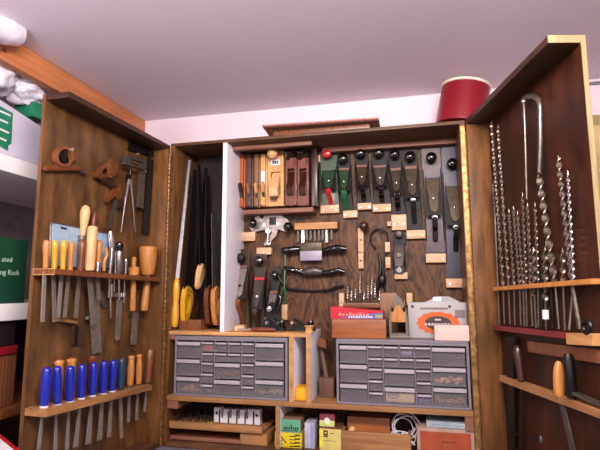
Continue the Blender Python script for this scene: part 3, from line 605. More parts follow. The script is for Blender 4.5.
# ------------------------------------------------------------------ the two drawer units
def drawer_unit(x0, label, fills):
    W, H, D, yf = .508, .2517, .162, .006
    t = thing('drawer_unit', label, 'drawer cabinet', F0, (x0+W/2, yf+D/2, 0.0005))
    z0 = .0008
    def X(u): return x0+W*u
    def Z(v): return z0+H*(1-v)
    cols = [0.018, .242, .366, .482, .602, .726, .982] if False else [.022, .248, .366, .487, .606, .726, .978]
    rows_s = [.075, .255, .415, .595, .775, .955]; rows_b = [.075, .37, .665, .955]
    cells = []
    for c in (0, 5):
        for r in range(3): cells.append((cols[c], cols[c+1], rows_b[r], rows_b[r+1], 'L'))
    for c in (1, 2, 3, 4):
        for r in range(2): cells.append((cols[c], cols[c+1], rows_s[r], rows_s[r+1], 'S'))
    for c in (1, 4):
        for r in range(2, 5): cells.append((cols[c], cols[c+1], rows_s[r], rows_s[r+1], 'S'))
    cells.append((cols[2], cols[4], rows_s[2], .69, 'L')); cells.append((cols[2], cols[4], .69, .955, 'L'))
    h = MB(); e = .003
    h.box(X(0), X(1), yf+D-.004, yf+D, Z(1), Z(0)).box(X(0), X(1), yf, yf+D-.004, Z(0)-.009, Z(0), .002).box(X(0), X(1), yf, yf+D-.004, Z(1), Z(1)+.009, .002)
    h.box(X(0), X(0)+.009, yf, yf+D-.004, Z(1)+.009, Z(0)-.009).box(X(1)-.009, X(1), yf, yf+D-.004, Z(1)+.009, Z(0)-.009)
    h.box(X(0)+.008, X(1)-.008, yf+.001, yf+.006, Z(0)-.018, Z(0)-.008)
    for c in (1, 2, 4, 5): h.box(X(cols[c])-.002, X(cols[c])+.002, yf+.001, yf+D-.004, Z(.955), Z(.075))
    h.box(X(cols[3])-.002, X(cols[3])+.002, yf+.001, yf+D-.004, Z(rows_s[2]), Z(.075))
    for (a, b, v0, v1, k) in cells: h.box(X(a)+.002, X(b)-.002, yf+.001, yf+D-.004, Z(v1)-.0012, Z(v1)+.0012)
    part('housing', h, GREYPL, t)
    for i, (a, b, v0, v1, k) in enumerate(cells):
        xa, xb, za, zb = X(a)+.004, X(b)-.004, Z(v1)+.0018, Z(v0)-.0035
        dmb = MB().box(xa, xb, yf-.001, yf+.0008, za, zb-.002).box(xa, xb, yf+.0008, yf+D-.02, za, za+.0012)
        dmb.box(xa, xa+.0012, yf+.0008, yf+D-.02, za, zb-.012).box(xb-.0012, xb, yf+.0008, yf+D-.02, za, zb-.012)
        dmb.box(xa, xb, yf-.003, yf+.0002, za, za+(.006 if k == 'L' else .004))
        d = part('drawer', dmb, DRAWERPL, t)
        lip = MB().box(xa, xb, yf-.011, yf-.001, zb-.017, zb-.003, .001) if k == 'L' else MB().box(xa, xb, yf-.010, yf-.001, zb-.010, zb-.003, .001)
        part('pull_lip', lip, PULLPL, d)
        if i in fills:
            nm, mt, lab, kind = fills[i]; g = MB(); rnd = random.Random(i*7+int(x0*100))
            if kind == 'lumps':
                for q in range(26):
                    r = rnd.uniform(.004, .008); g.ell((rnd.uniform(xa+.012, xb-.012), yf+rnd.uniform(.009, .03), za+.002+r+rnd.uniform(0, .45)*(zb-za-.03)), r*1.5, r, r, 8, 6)
                single(nm, lab, nm.replace('_', ' '), g, mt, F0, kind='stuff')
            else:
                g.box(xa+.003, xb-.003, yf+.0025, yf+.012, za+.0025, zb-.012, .001); o_ = single(nm, lab, nm.replace('_', ' '), g, mt, F0)
                if kind == 'oval':
                    e2 = MB(); cx = xa+(xb-xa)*.28; cz = (za+zb)/2; e2.tube([(cx+.021*math.cos(2*PI*j/24), yf+.0022, cz+.012*math.sin(2*PI*j/24)) for j in range(25)], .0018, 6)
                    ep = part('printed_oval', e2, plain('ink_blue', (50, 60, 110), .6), o_)
                    e2 = MB()
                    for j in range(5): e2.box(cx-.014+j*.006, cx-.011+j*.006, yf+.0016, yf+.003, cz-.004, cz+.005)
                    part('printed_letters', e2, plain('ink_blue', (50, 60, 110), .6), o_)
    return t
METALP = plain('dull_metal_bits', (120, 108, 104), .45, .5, var=.4, scale=200)
drawer_unit(.0, 'grey small-parts drawer unit under the short pine shelf, left of the two', {
    2: ('brass_fittings', plain('brassy_bits', (196, 150, 90), .4, .4), 'brassy small fittings in the bottom left drawer of the left unit', 'lumps'),
    5: ('dark_fittings', plain('brown_bits', (150, 116, 92), .5), 'brownish small parts in the bottom right drawer of the left unit', 'lumps'),
    6: ('red_cloth', plain('red_brown_bits', (200, 70, 50), .6), 'reddish packet in the top small drawer of the left unit', 'box'),
    8: ('steel_screws', METALP, 'dark steel screws in the second top small drawer of the left unit', 'lumps'), 10: ('steel_nuts', METALP, 'dark steel nuts in the third top small drawer of the left unit', 'lumps'),
    9: ('steel_washers', METALP, 'steel washers in the second row small drawer of the left unit', 'lumps'), 11: ('steel_pins', METALP, 'steel pins in the middle of the second row of the left unit', 'lumps'),
    15: ('steel_hooks', METALP, 'dark hooks in the left fourth row small drawer of the left unit', 'lumps'), 16: ('silver_clips', CHROME, 'silver clips in the lowest small drawer at left of the left unit', 'lumps'),
    18: ('steel_rivets', METALP, 'dark rivets in the right fourth row small drawer of the left unit', 'lumps'), 20: ('wood_plugs', BROWNH, 'wooden plugs in the upper wide middle drawer of the left unit', 'lumps')})
drawer_unit(.7115, 'grey small-parts drawer unit under the red carton, right of the two', {
    4: ('pink_plugs', plain('pink_bits', (240, 170, 150), .5), 'pink and tan plugs in the middle right drawer of the right unit', 'lumps'),
    5: ('dowels', plain('dark_red_brown_bits', (170, 110, 90), .5), 'red brown dowels in the bottom right drawer of the right unit', 'lumps'),
    21: ('packet', plain('packet_paper', (246, 206, 160), .6), 'tan paper packet with a blue oval print in the wide middle drawer', 'oval'),
    19: ('blue_caps', plain('blue_bits', (80, 90, 170), .5), 'bluish caps in the lowest small right drawer of the right unit', 'lumps'),
    10: ('plastic_caps', plain('lilac_bits', (170, 160, 200), .5), 'pale lilac caps in a top small drawer of the right unit', 'lumps')})

# ------------------------------------------------------------------ things standing on the right drawer unit
ZU = .2525+.0012
def stand(F, px0, px1, pyt, y, z0): # front rectangle standing at height z0 on depth y
    a, b, c, d = rect(F, px0, pyt, px1, pyt+10, y); return a, b, d
a, b, z1 = stand(F0, 332, 386, 319.5, .03, ZU)
t = thing('wooden_box', 'orange-brown wooden box standing on the right drawer unit, red box on it', 'box', F0, ((a+b)/2, .08, ZU))
part('body', MB().box(a, b, .03, .14, ZU, z1, .002), wood('cedar_box', (130, 70, 36), (164, 96, 54), 'X', 30, .06, .4, .2, .2), t); ZW = z1+.0008
a, b, z2 = stand(F0, 330.5, 383, 306.5, .03, ZW)
t = thing('tool_carton', 'bright red carton with blue lower corner lying on the wooden box', 'carton', F0, ((a+b)/2, .07, ZW))
zr = F0.pt(383, 311.5, .03).z
bd = part('body', MB().prism([(a, .03, ZW), (b, .03, ZW), (b, .03, zr), (a, .03, z2)], (0, .1, 0), .001), plain('carton_red', (190, 26, 44), .4), t)
part('printed_wedge', MB().prism([(a+.03, .0295, ZW+.003), (b-.001, .0295, ZW+.003), (b-.001, .0295, zr-.004)], (0, .0006, 0)), plain('carton_blue', (70, 96, 160), .45), bd, 'blue printed corner')
part('printed_patch', MB().box(b-.032, b-.003, .029, .0296, ZW+.005, zr-.012), plain('carton_olive', (150, 140, 96), .5), bd)
k = MB()
for i in range(9): k.box(a+.035+i*.014, a+.035+i*.014+.009, .029, .0297, ZW+.014, ZW+.022+.004*(i % 3 == 0))
part('printed_title', k, plain('title_ink', (240, 140, 140), .5), bd)
k = MB()
for i in range(10): k.box(a+.075+i*.010, a+.075+i*.010+.006, .0287, .0294, ZW+.006, ZW+.012)
part('printed_line', k, WHITEPL, bd)
# arched iron sole
o = []
cx = F0.pt(399, 338, .06).x; zt = F0.pt(399, 295, .06).z; hw = (F0.pt(408.5, 330, .06).x-F0.pt(389.5, 330, .06).x)/2; hh = zt-ZU
def arch(k, z_, zt_): return [(cx-hw*k, .06, z_), (cx-hw*k, .06, z_+hh*.30), (cx-hw*k*.96, .06, z_+hh*.5), (cx-hw*k*.74, .06, z_+(zt_-z_)*.72), (cx-hw*k*.35, .06, z_+(zt_-z_)*.92), (cx, .06, zt_), (cx+hw*k*.35, .06, z_+(zt_-z_)*.92), (cx+hw*k*.74, .06, z_+(zt_-z_)*.72), (cx+hw*k*.96, .06, z_+hh*.5), (cx+hw*k, .06, z_+hh*.30), (cx+hw*k, .06, z_)]
t = thing('infill_plane', 'arched grey iron plane shell standing on end with pale wood inside', 'infill plane', F0, (cx, .08, ZU))
sh = part('shell', MB().holed(arch(1, ZU, zt), arch(.74, ZU+.02, zt-hh*.2), (0, .045, 0)), plain('shell_iron', (112, 102, 92), .45, .3), t)
part('infill', MB().prism(arch(.73, ZU+.065, zt-hh*.22), (0, .03, 0)), BEECHO, t, 'tan wooden infill', ) 
part('crosspiece', MB().box(cx-hw*.72, cx+hw*.72, .061, .09, ZU+.072, ZU+.092, .002), PALEH, t)
part('foot', MB().box(cx-hw*.95, cx+hw*1.25, .045, .1, ZU, ZU+.012, .003), plain('shell_iron', (112, 102, 92), .45, .3), t)
# saw blade box
a, b, z1 = stand(F0, 408, 470, 303.5, .09, ZU); zl = F0.pt(408, 302, .09).z; zr = F0.pt(470, 303, .09).z
t = thing('saw_blade_box', 'flat pale grey box with an orange toothed oval printed on it, at the right end', 'box', F0, ((a+b)/2, .11, ZU))
GB = plain('pale_grey_card', (166, 160, 162), .45, var=.03)
bd = part('body', MB().box(a, b, .09, .13, ZU, (zl+zr)/2, .002), GB, t)
xa = F0.pt(423, 303, .09).x; xb = F0.pt(462, 303, .09).x; zc = (zl+zr)/2
part('hanger_tab', MB().prism([(xa, .1, zc-.002), (xb, .1, zc-.002), (F0.pt(455, 298, .1).x, .1, zc+.012), (F0.pt(449, 297, .1).x, .1, zc+.024), (F0.pt(435, 297, .1).x, .1, zc+.024), (F0.pt(431, 298, .1).x, .1, zc+.012)], (0, .004, 0)), GB, t)
part('sticker', MB().box(F0.pt(433, 300, .099).x, F0.pt(441.5, 300, .099).x, .098, .0997, zc+.004, zc+.022), WHITEPL, t)
oc = F0.pt(438, 323, .088); rx = F0.pt(460, 323, .088).x-oc.x; rz = oc.z-F0.pt(438, 334.5, .088).z
n = 56
def ov(kx, y, teeth=0): return [(oc.x+rx*(kx+(teeth if i % 4 < 2 else 0))*math.cos(2*PI*i/n), y, oc.z+rz*(kx+(teeth if i % 4 < 2 else 0))*math.sin(2*PI*i/n)) for i in range(n)]
ORP = plain('print_orange', (206, 90, 24), .45)
ob = part('printed_saw_blade', MB().prism(ov(.94, .0892, .07), (0, .0006, 0)), ORP, bd, 'orange toothed oval')
part('printed_oval', MB().prism(ov(.6, .0885), (0, .0006, 0)), plain('print_dark', (60, 42, 44), .5), bd)
k = MB()
for i in range(8): k.box(oc.x-.052+i*.0128, oc.x-.052+i*.0128+.009, .0879, .0884, oc.z-.010, oc.z-.001)
k.box(oc.x-.012, oc.x+.012, .0879, .0884, oc.z+.010, oc.z+.016)
part('printed_letters', k, plain('print_pale', (200, 190, 196), .5), bd)
part('printed_patch', MB().box(F0.pt(455, 315, .09).x, F0.pt(465, 315, .09).x, .0892, .0898, F0.pt(460, 318, .09).z, F0.pt(460, 310, .09).z), plain('print_grey', (120, 104, 104), .5), bd)
part('printed_line', MB().box(F0.pt(420, 308, .09).x, F0.pt(448, 308, .09).x, .0892, .0898, F0.pt(430, 309.5, .09).z, F0.pt(430, 307.5, .09).z), plain('print_grey', (120, 104, 104), .5), bd)
k = MB()
for q in ((412.5, 306.5), (449.5, 306.5)):
    c = F0.pt(*q, .09); k.rod((c.x, .0905, c.z), (c.x, .0885, c.z), .006, n=12)
part('snap', k, plain('print_dark', (60, 42, 44), .5), bd)
a, b, z1 = stand(F0, 434.5, 470.5, 325.5, .012, ZU)
single('small_carton', 'plain pale pinkish carton lying in front of the saw blade box', 'carton', MB().box(a, b, .012, .075, ZU, z1, .002), plain('pink_card', (222, 186, 176), .55, var=.04, scale=12), F0)
q = rect(F0, 380, 293, 397, 307, .19)
single('wood_scrap', 'tan wooden offcut behind the arched plane shell', 'offcut', MB().box(q[0], q[1], .19, .225, ZU, q[3], .002), TANW, F0)

# ------------------------------------------------------------------ between the dividers
a, b, z1 = stand(F0, 292.6, 308, 387, .05, 0.001)
t = thing('yellow_carton', 'plain bright yellow box standing upright between the two white dividers', 'carton', F0, ((.535+.587)/2, .09, .001))
part('body', MB().box(.536, .586, .03, .12, .001, z1-.004, .001), plain('carton_yellow', (232, 164, 10), .5, var=.04), t); part('lid', MB().box(.5355, .5865, .029, .121, z1-.004, z1, .001), plain('carton_yellow', (232, 164, 10), .5, var=.04), t)
t = thing('mallet', 'dark wooden mallet standing in the gap beside the right white divider', 'mallet', F0, (.65, .1, .001))
part('head', bx(MB(), F0, 319, 378, 334, 402, .1, .17, .004), wood('dark_mallet', (84, 56, 44), (120, 84, 66), 'Z', 40, .1, .5, .2), t)
part('handle', MB().rod(F0.pt(327, 380, .13), F0.pt(321, 346, .15), .012, .011, 12), wood('dark_mallet', (84, 56, 44), (120, 84, 66), 'Z', 40, .1, .5, .2), t)
q = rect(F0, 317, 337, 326, 349, .1); t = thing('wood_wedge', 'brown wooden wedge leaning beside the top of the right white divider', 'wedge', F0, ((q[0]+q[1])/2, .12, q[2]))
part('body', MB().prism([(q[0], .1, q[2]+.012), (q[0]+.006, .1, q[3]), (q[1], .1, q[3]-.014), (q[1], .1, q[2])], (0, .05, 0), .003), BROWNH, t)

# ------------------------------------------------------------------ bottom bay
ZF = ZB+.0212
def tray(px0, px1, pyt, pyb, yf, label, mat):
    a, b, z0, z1 = rect(F0, px0, pyt, px1, pyb, yf); b2 = b
    t = thing('bit_tray', label, 'tray', F0, ((a+b)/2, .1, z0))
    part('front', MB().box(a, b, yf, yf+.012, z0, z1, .001), mat, t); part('bottom', MB().box(a, b, yf+.012, .2, z0, z0+.008), mat, t)
    return t, a, b, z0, z1
tr, ta, tb, tz0, tz1 = tray(169, 262, 424, 431, .006, 'upper pine tray full of drill bits below the left drawer unit', PINED)
zb_ = tz0+.0085
_, _, _, lz0, lz1 = tray(170, 240, 438, 441.5, .012, 'lower shallow tray of dark bits under the upper pine tray', RAILW)
a, b, c, d = rect(F0, 240, 434, 267, 442, .02); single('pine_offcut', 'short pine block beside the lower tray', 'block', MB().box(a, b, .02, .16, ZF, d, .002), PINED, F0)
q = .1; zl = tz0+.009
a = F0.pt(214, 415, q); b = F0.pt(260, 420, q)
t = thing('bit_stand', 'white plastic drill bit stand with notches in the upper tray', 'stand', F0, ((a.x+b.x)/2, q+.02, zl))
w_ = b.x-a.x; hz = F0.pt(236, 408.5, q).z
pts = [(a.x, q, zl), (a.x, q, hz), (a.x+w_*.16, q, hz)]
for i in range(4):
    xx = a.x+w_*(.16+i*.18); pts += [(xx, q, zl+(hz-zl)*.3), (xx+w_*.045, q, zl+(hz-zl)*.3), (xx+w_*.045, q, hz-.004), (xx+w_*.18, q, hz-.004)] if i < 3 else [(xx, q, zl+(hz-zl)*.3), (xx+w_*.045, q, zl+(hz-zl)*.3), (xx+w_*.045, q, hz), (b.x, q, hz)]
pts.append((b.x, q, zl))
bd = part('body', MB().prism(pts, (0, .03, 0)), WHITEPL, t); k = MB()
for f in (.06, .93): k.rod((a.x+w_*f, q+.001, zl+(hz-zl)*.62), (a.x+w_*f, q-.001, zl+(hz-zl)*.62), .006, n=12)
part('hole', k, BLACK, bd)
for i in range(5):
    xx = a.x+w_*(.13+i*.18)+.004*(i > 0); single('drill_bit', 'dark drill bit standing in the notched white stand', 'drill bit', MB().auger((xx, q-.004, zl+.002), (xx, q-.004, hz-.008-.004*(i % 2)), .006, .016, .6, 8), BLACK, F0, group='bits in the white stand')
for i in range(16):
    xx = F0.pt(176+i*2.45, 420, .08).x; zz = zl+.0005; hh_ = .03+.018*((i*7) % 5)/4
    single('drill_bit', 'dark steel drill bit standing upright at the left of the upper tray', 'drill bit', MB().auger((xx, .08+.02*(i % 3), zz), (xx, .08+.02*(i % 3), zz+hh_), .0055, .014, .6, 8), IRON, F0, group='dark bits at the left of the upper tray')
OLIVE = plain('yellow_green_plastic', (206, 196, 40), .4)
for i, (x, y) in enumerate(((190, 421), (202.5, 421), (210, 423))):
    c = F0.pt(x, y, .026); l_ = (.03, .026, .02)[i]
    single('yellow_sleeve', ('leftmost', 'middle', 'rightmost')[i]+' of three yellow-green plastic pieces lying at the tray front', 'plastic piece', MB().lathe((c.x-l_, .026+.006*i, zl+.0075), (c.x+l_, .034+.006*i, zl+.0075), [(0, .003), (.1, .007), (.6, .0072), (.8, .004), (1, .002)], 10), OLIVE, F0)
for i in range(9):
    xx = F0.pt(180+i*6.6, 437, .05).x; single('countersink', 'dark reddish bit lying in the lower tray', 'bit', MB().rod((xx, .04, lz0+.0135), (xx+.03, .1, lz0+.0135), .004, n=8), RUST, F0, group='bits in the lower tray')

def carton(px0, px1, pyt, pyb, yf, dep, mat, name, label, cat='carton', z0=None, rot=0):
    a, b, z0_, z1 = rect(F0, px0, pyt, px1, pyb, yf); z0_ = ZF if z0 is None else z0
    t = thing(name, label, cat, F0, ((a+b)/2, yf+dep/2, z0_)); bd = part('body', MB().box(a, b, yf, yf+dep, z0_, z1, .0015), mat, t)
    return t, bd, a, b, z0_, z1
INK = plain('black_ink', (34, 34, 30), .6)
t, bd, a, b, z0, z1 = carton(274.8, 301.5, 432.5, 450, .02, .1, plain('box_yellow', (214, 188, 28), .45, var=.05), 'yellow_carton', 'yellow box with black print below the green and tan carton')
k = MB(); k.prism([(a+.012, .0195, z1-.004), (a+.017, .0195, z1-.004), (a+.05, .0195, z1-.04), (a+.046, .0195, z1-.042)], (0, .0008, 0))
for i in range(4):
    k.box(a+.062, a+.088, .0195, .0203, z1-.016-i*.013, z1-.012-i*.013)
    k.box(a+.06+.012*i, a+.066+.012*i, .0195, .0203, z1-.07, z1-.062)
    k.box(b-.028, b-.006, .0195, .0203, z1-.012-i*.014, z1-.006-i*.014)
for i in range(3): k.box(a+.006, a+.032, .0195, .0203, z1-.036-i*.012, z1-.032-i*.012)
part('printed_lines', k, INK, bd)
t, bd, a, b, z0, z1 = carton(278, 300.5, 419.5, 431.8, .02, .12, plain('tan_card', (136, 104, 80), .6), 'green_carton', 'tan carton with pale green end label lying on the yellow box', z0=z1+.0006)
gl = part('end_label', MB().box(a, b, .0185, .0202, z0, z1), plain('mint_label', (92, 158, 124), .5), bd, 'mint green end label'); k = MB()
for i in range(7): k.box(a+.026+i*.009, a+.032+i*.009, .018, .0186, z0+.012, z0+.022+.008*(i == 3))
k.box(a+.02, a+.085, .018, .0186, z0+.006, z0+.009); part('printed_letters', k, INK, gl)
t, bd, a, b, z0, z1 = carton(304.5, 314.5, 423, 447, .03, .09, plain('white_blue_card', (178, 174, 192), .45), 'white_carton', 'narrow white and lilac carton between the yellow box and the cream box')
part('printed_band', MB().box(b-.016, b-.004, .0293, .0302, z0+.004, z1-.006), plain('lilac_ink', (140, 136, 186), .5), bd)
t, bd, a, b, z0, z1 = carton(319.5, 341, 429, 449, .02, .08, plain('cream_card', (208, 190, 108), .5), 'cream_carton', 'cream and yellow box with black mark, to the right of the narrow white carton')
part('printed_edge', MB().box(a, a+.012, .0192, .0202, z0+.01, z1), plain('box_yellow2', (232, 210, 50), .5), bd); k = MB()
k.holed([(a+.016, .0192, z1-.026), (a+.034, .0192, z1-.026), (a+.034, .0192, z1-.006), (a+.016, .0192, z1-.006)], [(a+.021, .0192, z1-.02), (a+.029, .0192, z1-.02), (a+.029, .0192, z1-.012), (a+.021, .0192, z1-.012)], (0, .0007, 0))
k.box(a+.016, a+.034, .0192, .0202, z1-.032, z1-.028).box(a+.044, b-.03, .0192, .0202, z1-.018, z1-.015).box(a+.014, b-.02, .0192, .0202, z1-.046, z1-.0445)
part('printed_mark', k, INK, bd)
part('lid_edge', MB().box(a, b, .0195, .1, z1, z1+.006), plain('dark_red_card', (110, 60, 40), .6), bd)
z3 = z1+.0066
t, bd, a, b, z0, z1 = carton(319.5, 334.5, 414.5, 426, .03, .07, plain('maroon_card', (120, 36, 56), .5), 'maroon_carton', 'small maroon and green carton standing on the cream box', z0=z3)
part('printed_band', MB().box(a, b, .0292, .0302, z0, z0+(z1-z0)*.5), plain('lime_card', (196, 206, 110), .5), bd); part('printed_disc', MB().rod(((a+b)/2, .0296, z0+.022), ((a+b)/2, .0288, z0+.022), .012, n=16), plain('pale_card', (240, 226, 220), .5), bd)
t, bd, a, b, z0, z1 = carton(347.5, 390, 417.5, 440, .1, .1, wood('reddish_box', (150, 82, 44), (186, 112, 64), 'X', 30, .08, .45, .2, .2), 'wooden_box', 'reddish wooden box at the back behind the tan drawer box', 'box')
t = thing('tan_box', 'open tan wooden drawer box in the bottom bay', 'box', F0, (F0.pt(378, 440, .02).x, .05, ZF))
a, b, z0, z1 = rect(F0, 341, 433, 411, 450, .012); part('front', MB().box(a, b, .012, .024, ZF, z1, .003), PINED, t); part('bottom', MB().box(a, b, .024, .095, ZF, ZF+.006), PINED, t)
part('side', MB().box(a, a+.01, .024, .095, ZF+.006, z1-.004), PINED, t); part('side', MB().box(b-.01, b, .024, .095, ZF+.006, z1-.004), PINED, t)
c = F0.pt(353, 430, .05); single('wood_plug', 'small pale wooden peg poking out of the tan drawer box', 'peg', MB().lathe((c.x-.018, .05, z1-.03), (c.x+.004, .05, c.z+.012), [(0, .012), (.6, .013), (.9, .011), (1, .005)], 12), PALEH, F0)
# white cord coiled
t = thing('cord_coil', 'coil of white cord standing behind the tan drawer box', 'cord', F0, F0.pt(404, 434, .08)); c = F0.pt(405, 425, .08); pts = []
for i in range(200):
    an = i/200*2*PI*4; k_ = 1-.09*int(an/(2*PI)); pts.append((c.x+.012*math.sin(an*.25)+.054*math.cos(an)*k_, .08+.03*math.sin(an*.5), c.z+.048*math.sin(an)*k_-.004))
part('loops', MB().tube(pts, .0019, 6), WHITEPL, t); pts = []
for i in range(160):
    an = i*.41; pts.append((c.x-.008+.048*math.cos(an*1.13)*(.5+.5*math.cos(i*.05)), .06+.03*math.sin(i*.31), c.z-.044+.017*math.sin(an)))
part('tangle', MB().tube(pts, .0022, 6), WHITEPL, t)
# framed orange box, pale blue case on it
t, bd, a, b, z0, z1 = carton(417, 474.5, 429, 450, .012, .15, plain('pinkish_frame', (168, 136, 122), .5), 'framed_box', 'box with pale frame and orange front panel, lowest at the right', 'box')
fr = part('front_panel', MB().box(a+.012, b-.012, .0112, .0125, z0, z1-.012), plain('orange_panel', (158, 70, 36), .45), bd, 'orange front panel'); k = MB()
for i in range(6): k.box((a+b)/2-.012+i*.008, (a+b)/2-.007+i*.008, .0107, .0113, z1-.05, z1-.044)
part('printed_letters', k, INK, fr)
PBL = plain('pale_blue_case', (160, 170, 178), .45)
a, b, _, z2 = rect(F0, 426.5, 420, 471, 427.5, .02); t = thing('pale_blue_case', 'pale blue flat case lying on the framed orange box', 'case', F0, ((a+b)/2, .06, z1+.0006))
bd = part('body', MB().prism([(a, .02, z1+.0008), (b, .02, z1+.0008), (b, .02, F0.pt(471, 424.5, .02).z), (a, .02, F0.pt(427, 421, .02).z)], (0, .1, 0), .002), PBL, t); k = MB()
for i in range(12): k.box(a+.02+i*.012, a+.028+i*.012, .0192, .0204, z1+.010, z1+.013)
part('printed_letters', k, plain('blue_grey_ink', (110, 124, 150), .5), bd)
a2, b2, _, z3 = rect(F0, 428, 416, 442, 421, .07); single('pale_blue_booklet', 'small pale blue block standing behind the pale blue case', 'booklet', MB().box(a2, b2, .125, .15, z1+.0008, z3+.012, .001), PBL, F0)

# ------------------------------------------------------------------ hand saws in the left bay, seen nearly edge-on
def saw(tip, hand_top, hand_bot, yc, depth, label, hmat, bmat, hw, back=False, hole=True):
    """blade in the upright plane through tip and handle, running in depth; the handle is a looped plate"""
    a = F0.pt(*tip, yc); b = F0.pt(*hand_top, yc); c = F0.pt(*hand_bot, yc); a.y = b.y = c.y = yc
    t = thing('hand_saw', label, 'hand saw', F0, c)
    d = depth
    o = [a+Vector((0, -d*.25, 0)), a+Vector((0, d*.25, 0)), b+Vector((0, d*.5, -.02)), b+Vector((0, -d*.5, -.02))]
    part('blade', MB().prism([p-Vector((.0012, 0, 0)) for p in o], (.0024, 0, 0)), bmat, t)
    if back: part('back', MB().prism([a+Vector((-.004, -d*.25-.008, 0)), a+Vector((-.004, -d*.25+.006, 0)), b+Vector((-.004, -d*.5+.006, -.01)), b+Vector((-.004, -d*.5-.008, -.01))], (.008, 0, 0)), bmat, t)
    n = 20; e = (b-c); L = e.length; m = (b+c)/2; u = e/L
    def P(ang, k): 
        r = 1.0+.10*math.sin(3*ang+.6)
        return m+u*(math.sin(ang)*L*.5*k*r*.95)+Vector((0, math.cos(ang)*d*.5*k*r, 0))-Vector((hw/2, 0, 0))
    mb = MB()
    if hole: mb.holed([P(2*PI*i/n, 1) for i in range(n)], [P(2*PI*i/n, .52) for i in range(n)], (hw, 0, 0))
    else: mb.prism([P(2*PI*i/n, 1) for i in range(n)], (hw, 0, 0), .005)
    h = part('handle', mb, hmat, t); k = MB()
    for f in (.35, .6): q = P(PI*f, .76); k.rod(q+Vector((hw+.001, 0, 0)), q-Vector((.001, 0, 0)), .006, n=10)
    part('saw_nut', k, BRASS, h)
    return t
t = thing('hand_saw', 'bright bladed saw with slim yellow handle leaning at the far left of the saw bay', 'hand saw', F0, F0.pt(174, 326, .03))
o = [F0.pt(188.4, 160, .13), F0.pt(190.6, 160, .135), F0.pt(178.6, 281, .035), F0.pt(175, 281, .03)]
part('blade', MB().prism(o, (0.001, .004, 0)), plain('satin_steel', (140, 136, 140), .4, .3), t)
hh = part('handle', MB().lathe(F0.pt(174.6, 327, .03), F0.pt(177, 278, .035), [(0, .010), (.04, .015), (.2, .0165), (.4, .0145), (.52, .0115), (.6, .014), (.8, .0155), (.95, .012), (1, .006)], 14), YELH, t)
saw((195, 170), (188, 284), (185, 323), .08, .08, 'saw with yellow-orange looped handle beside the slim yellow handle', YELH, IRON, .022)
saw((199, 165), (202.5, 262), (197.5, 289), .10, .06, 'saw with pale curved pistol handle hanging higher than the other saw handles', PALEH, BLACK, .024, hole=False)
saw((206, 168), (196, 288), (194.5, 322), .16, .07, 'saw with dark worn handle at the middle of the saw bay', ROSE, IRON, .02)
saw((207.5, 175), (210.5, 283), (210, 324), .11, .1, 'saw with reddish orange looped handle, second from the white divider', SAWORANGE, IRON, .021)
saw((213.5, 214), (217, 284), (217, 325), .08, .1, 'saw with bright orange looped handle next to the white divider', BEECHO, STEELD, .02)
a, b, c, d = rect(F0, 180, 319.5, 202, 325, .07); single('saw_support', 'low brown wooden block under the middle saw handles', 'block', MB().box(a, b, .06, .2, .2725, d-.002, .003), BROWNH, F0)

# ------------------------------------------------------------------ left door: tools by photo points on the door
def hand_tool(F, name, label, cat, top, base, tip, y, hw, bw, hmat, bmat=None, group=None, prof=None, ferrule=None, th=.004, tipcut=.0, capmat=None, bw0=None):
    """handle from top to base, flat blade from base to tip; hw and bw are photo pixels"""
    m = F.m(*base, y); A = F.pt(*top, y); B = F.pt(*base, y); r = hw*m/2
    t = thing(name, label, cat, F, B, group)
    prof = prof or [(0, .25), (.03, .62), (.1, .86), (.25, 1), (.5, .92), (.75, .84), (.92, .8), (1, .72)]
    h = part('handle', MB().lathe(A, B, [(q, r*k) for q, k in prof], 16), hmat, t)
    if ferrule is not None: part('ferrule', MB().lathe(lerp(A, B, ferrule[0]), lerp(A, B, 1.0), [(0, r*.86), (.05, r*.9), (1, r*.78)], 16), ferrule[1], h)
    if capmat is not None: part('end_cap', MB().lathe(lerp(A, B, -.05), lerp(A, B, .06), [(0, r*.5), (.2, r*.75), (1, r*.85)], 14), capmat, h)
    if tip is not None:
        T = F.pt(*tip, y); w = bw*m/2; w0 = (bw0 or bw)*m/2; d = (T-B).normalized(); c = d.cross(Vector((0, 1, 0))).normalized()
        N = lerp(B, T, .12)
        part('blade', MB().prism([B+c*w0*.5, N+c*w0, T+c*w-d*tipcut, T-c*w, N-c*w0, B-c*w0*.5], (0, th, 0), .0005), bmat or BLADED, t)
    return t
LY = -.045
# saw handles and measuring tools at the top
def plate(F, pts, y, th): return MB().prism([F.pt(*q, y) for q in pts], (0, th, 0), .003)
t = thing('flush_saw', 'small brown wooden saw with looped handle, at the upper left of the left door', 'saw', FL, FL.pt(64, 170, -.02))
part('base', plate(FL, [(47, 167.5), (49, 165.5), (58, 164), (76, 164.5), (82.5, 168), (83.5, 170.5), (47.5, 170.5)], -.026, .022), SAWORANGE, t)
n = 18
def loop(F, cx, cy, r0x, r0y, r1x, r1y, tilt, y, th):
    def q(rx, ry): return [F.pt(cx+rx*math.cos(2*PI*i/n)*math.cos(tilt)-ry*math.sin(2*PI*i/n)*math.sin(tilt), cy+rx*math.cos(2*PI*i/n)*math.sin(tilt)+ry*math.sin(2*PI*i/n)*math.cos(tilt), y) for i in range(n)]
    return MB().holed(q(r0x, r0y), q(r1x, r1y), (0, th, 0))
h = part('handle', loop(FL, 65, 156.5, 9, 10.5, 6.2, 7.6, .1, -.03, .02), BROWNH, t)
part('grip', plate(FL, [(64, 151), (67, 150), (69, 158), (69.5, 163), (65.5, 163)], -.033, .026), BLACKGL, h)
k = MB(); c = FL.pt(72.5, 149.5, -.034); k.rod(c, c+Vector((0, .012, 0)), .007, n=12); part('screw', k, CHROME, t)
part('horn', plate(FL, [(72, 157), (77, 155.5), (78.5, 159), (74, 162)], -.03, .02), SAWORANGE, t)
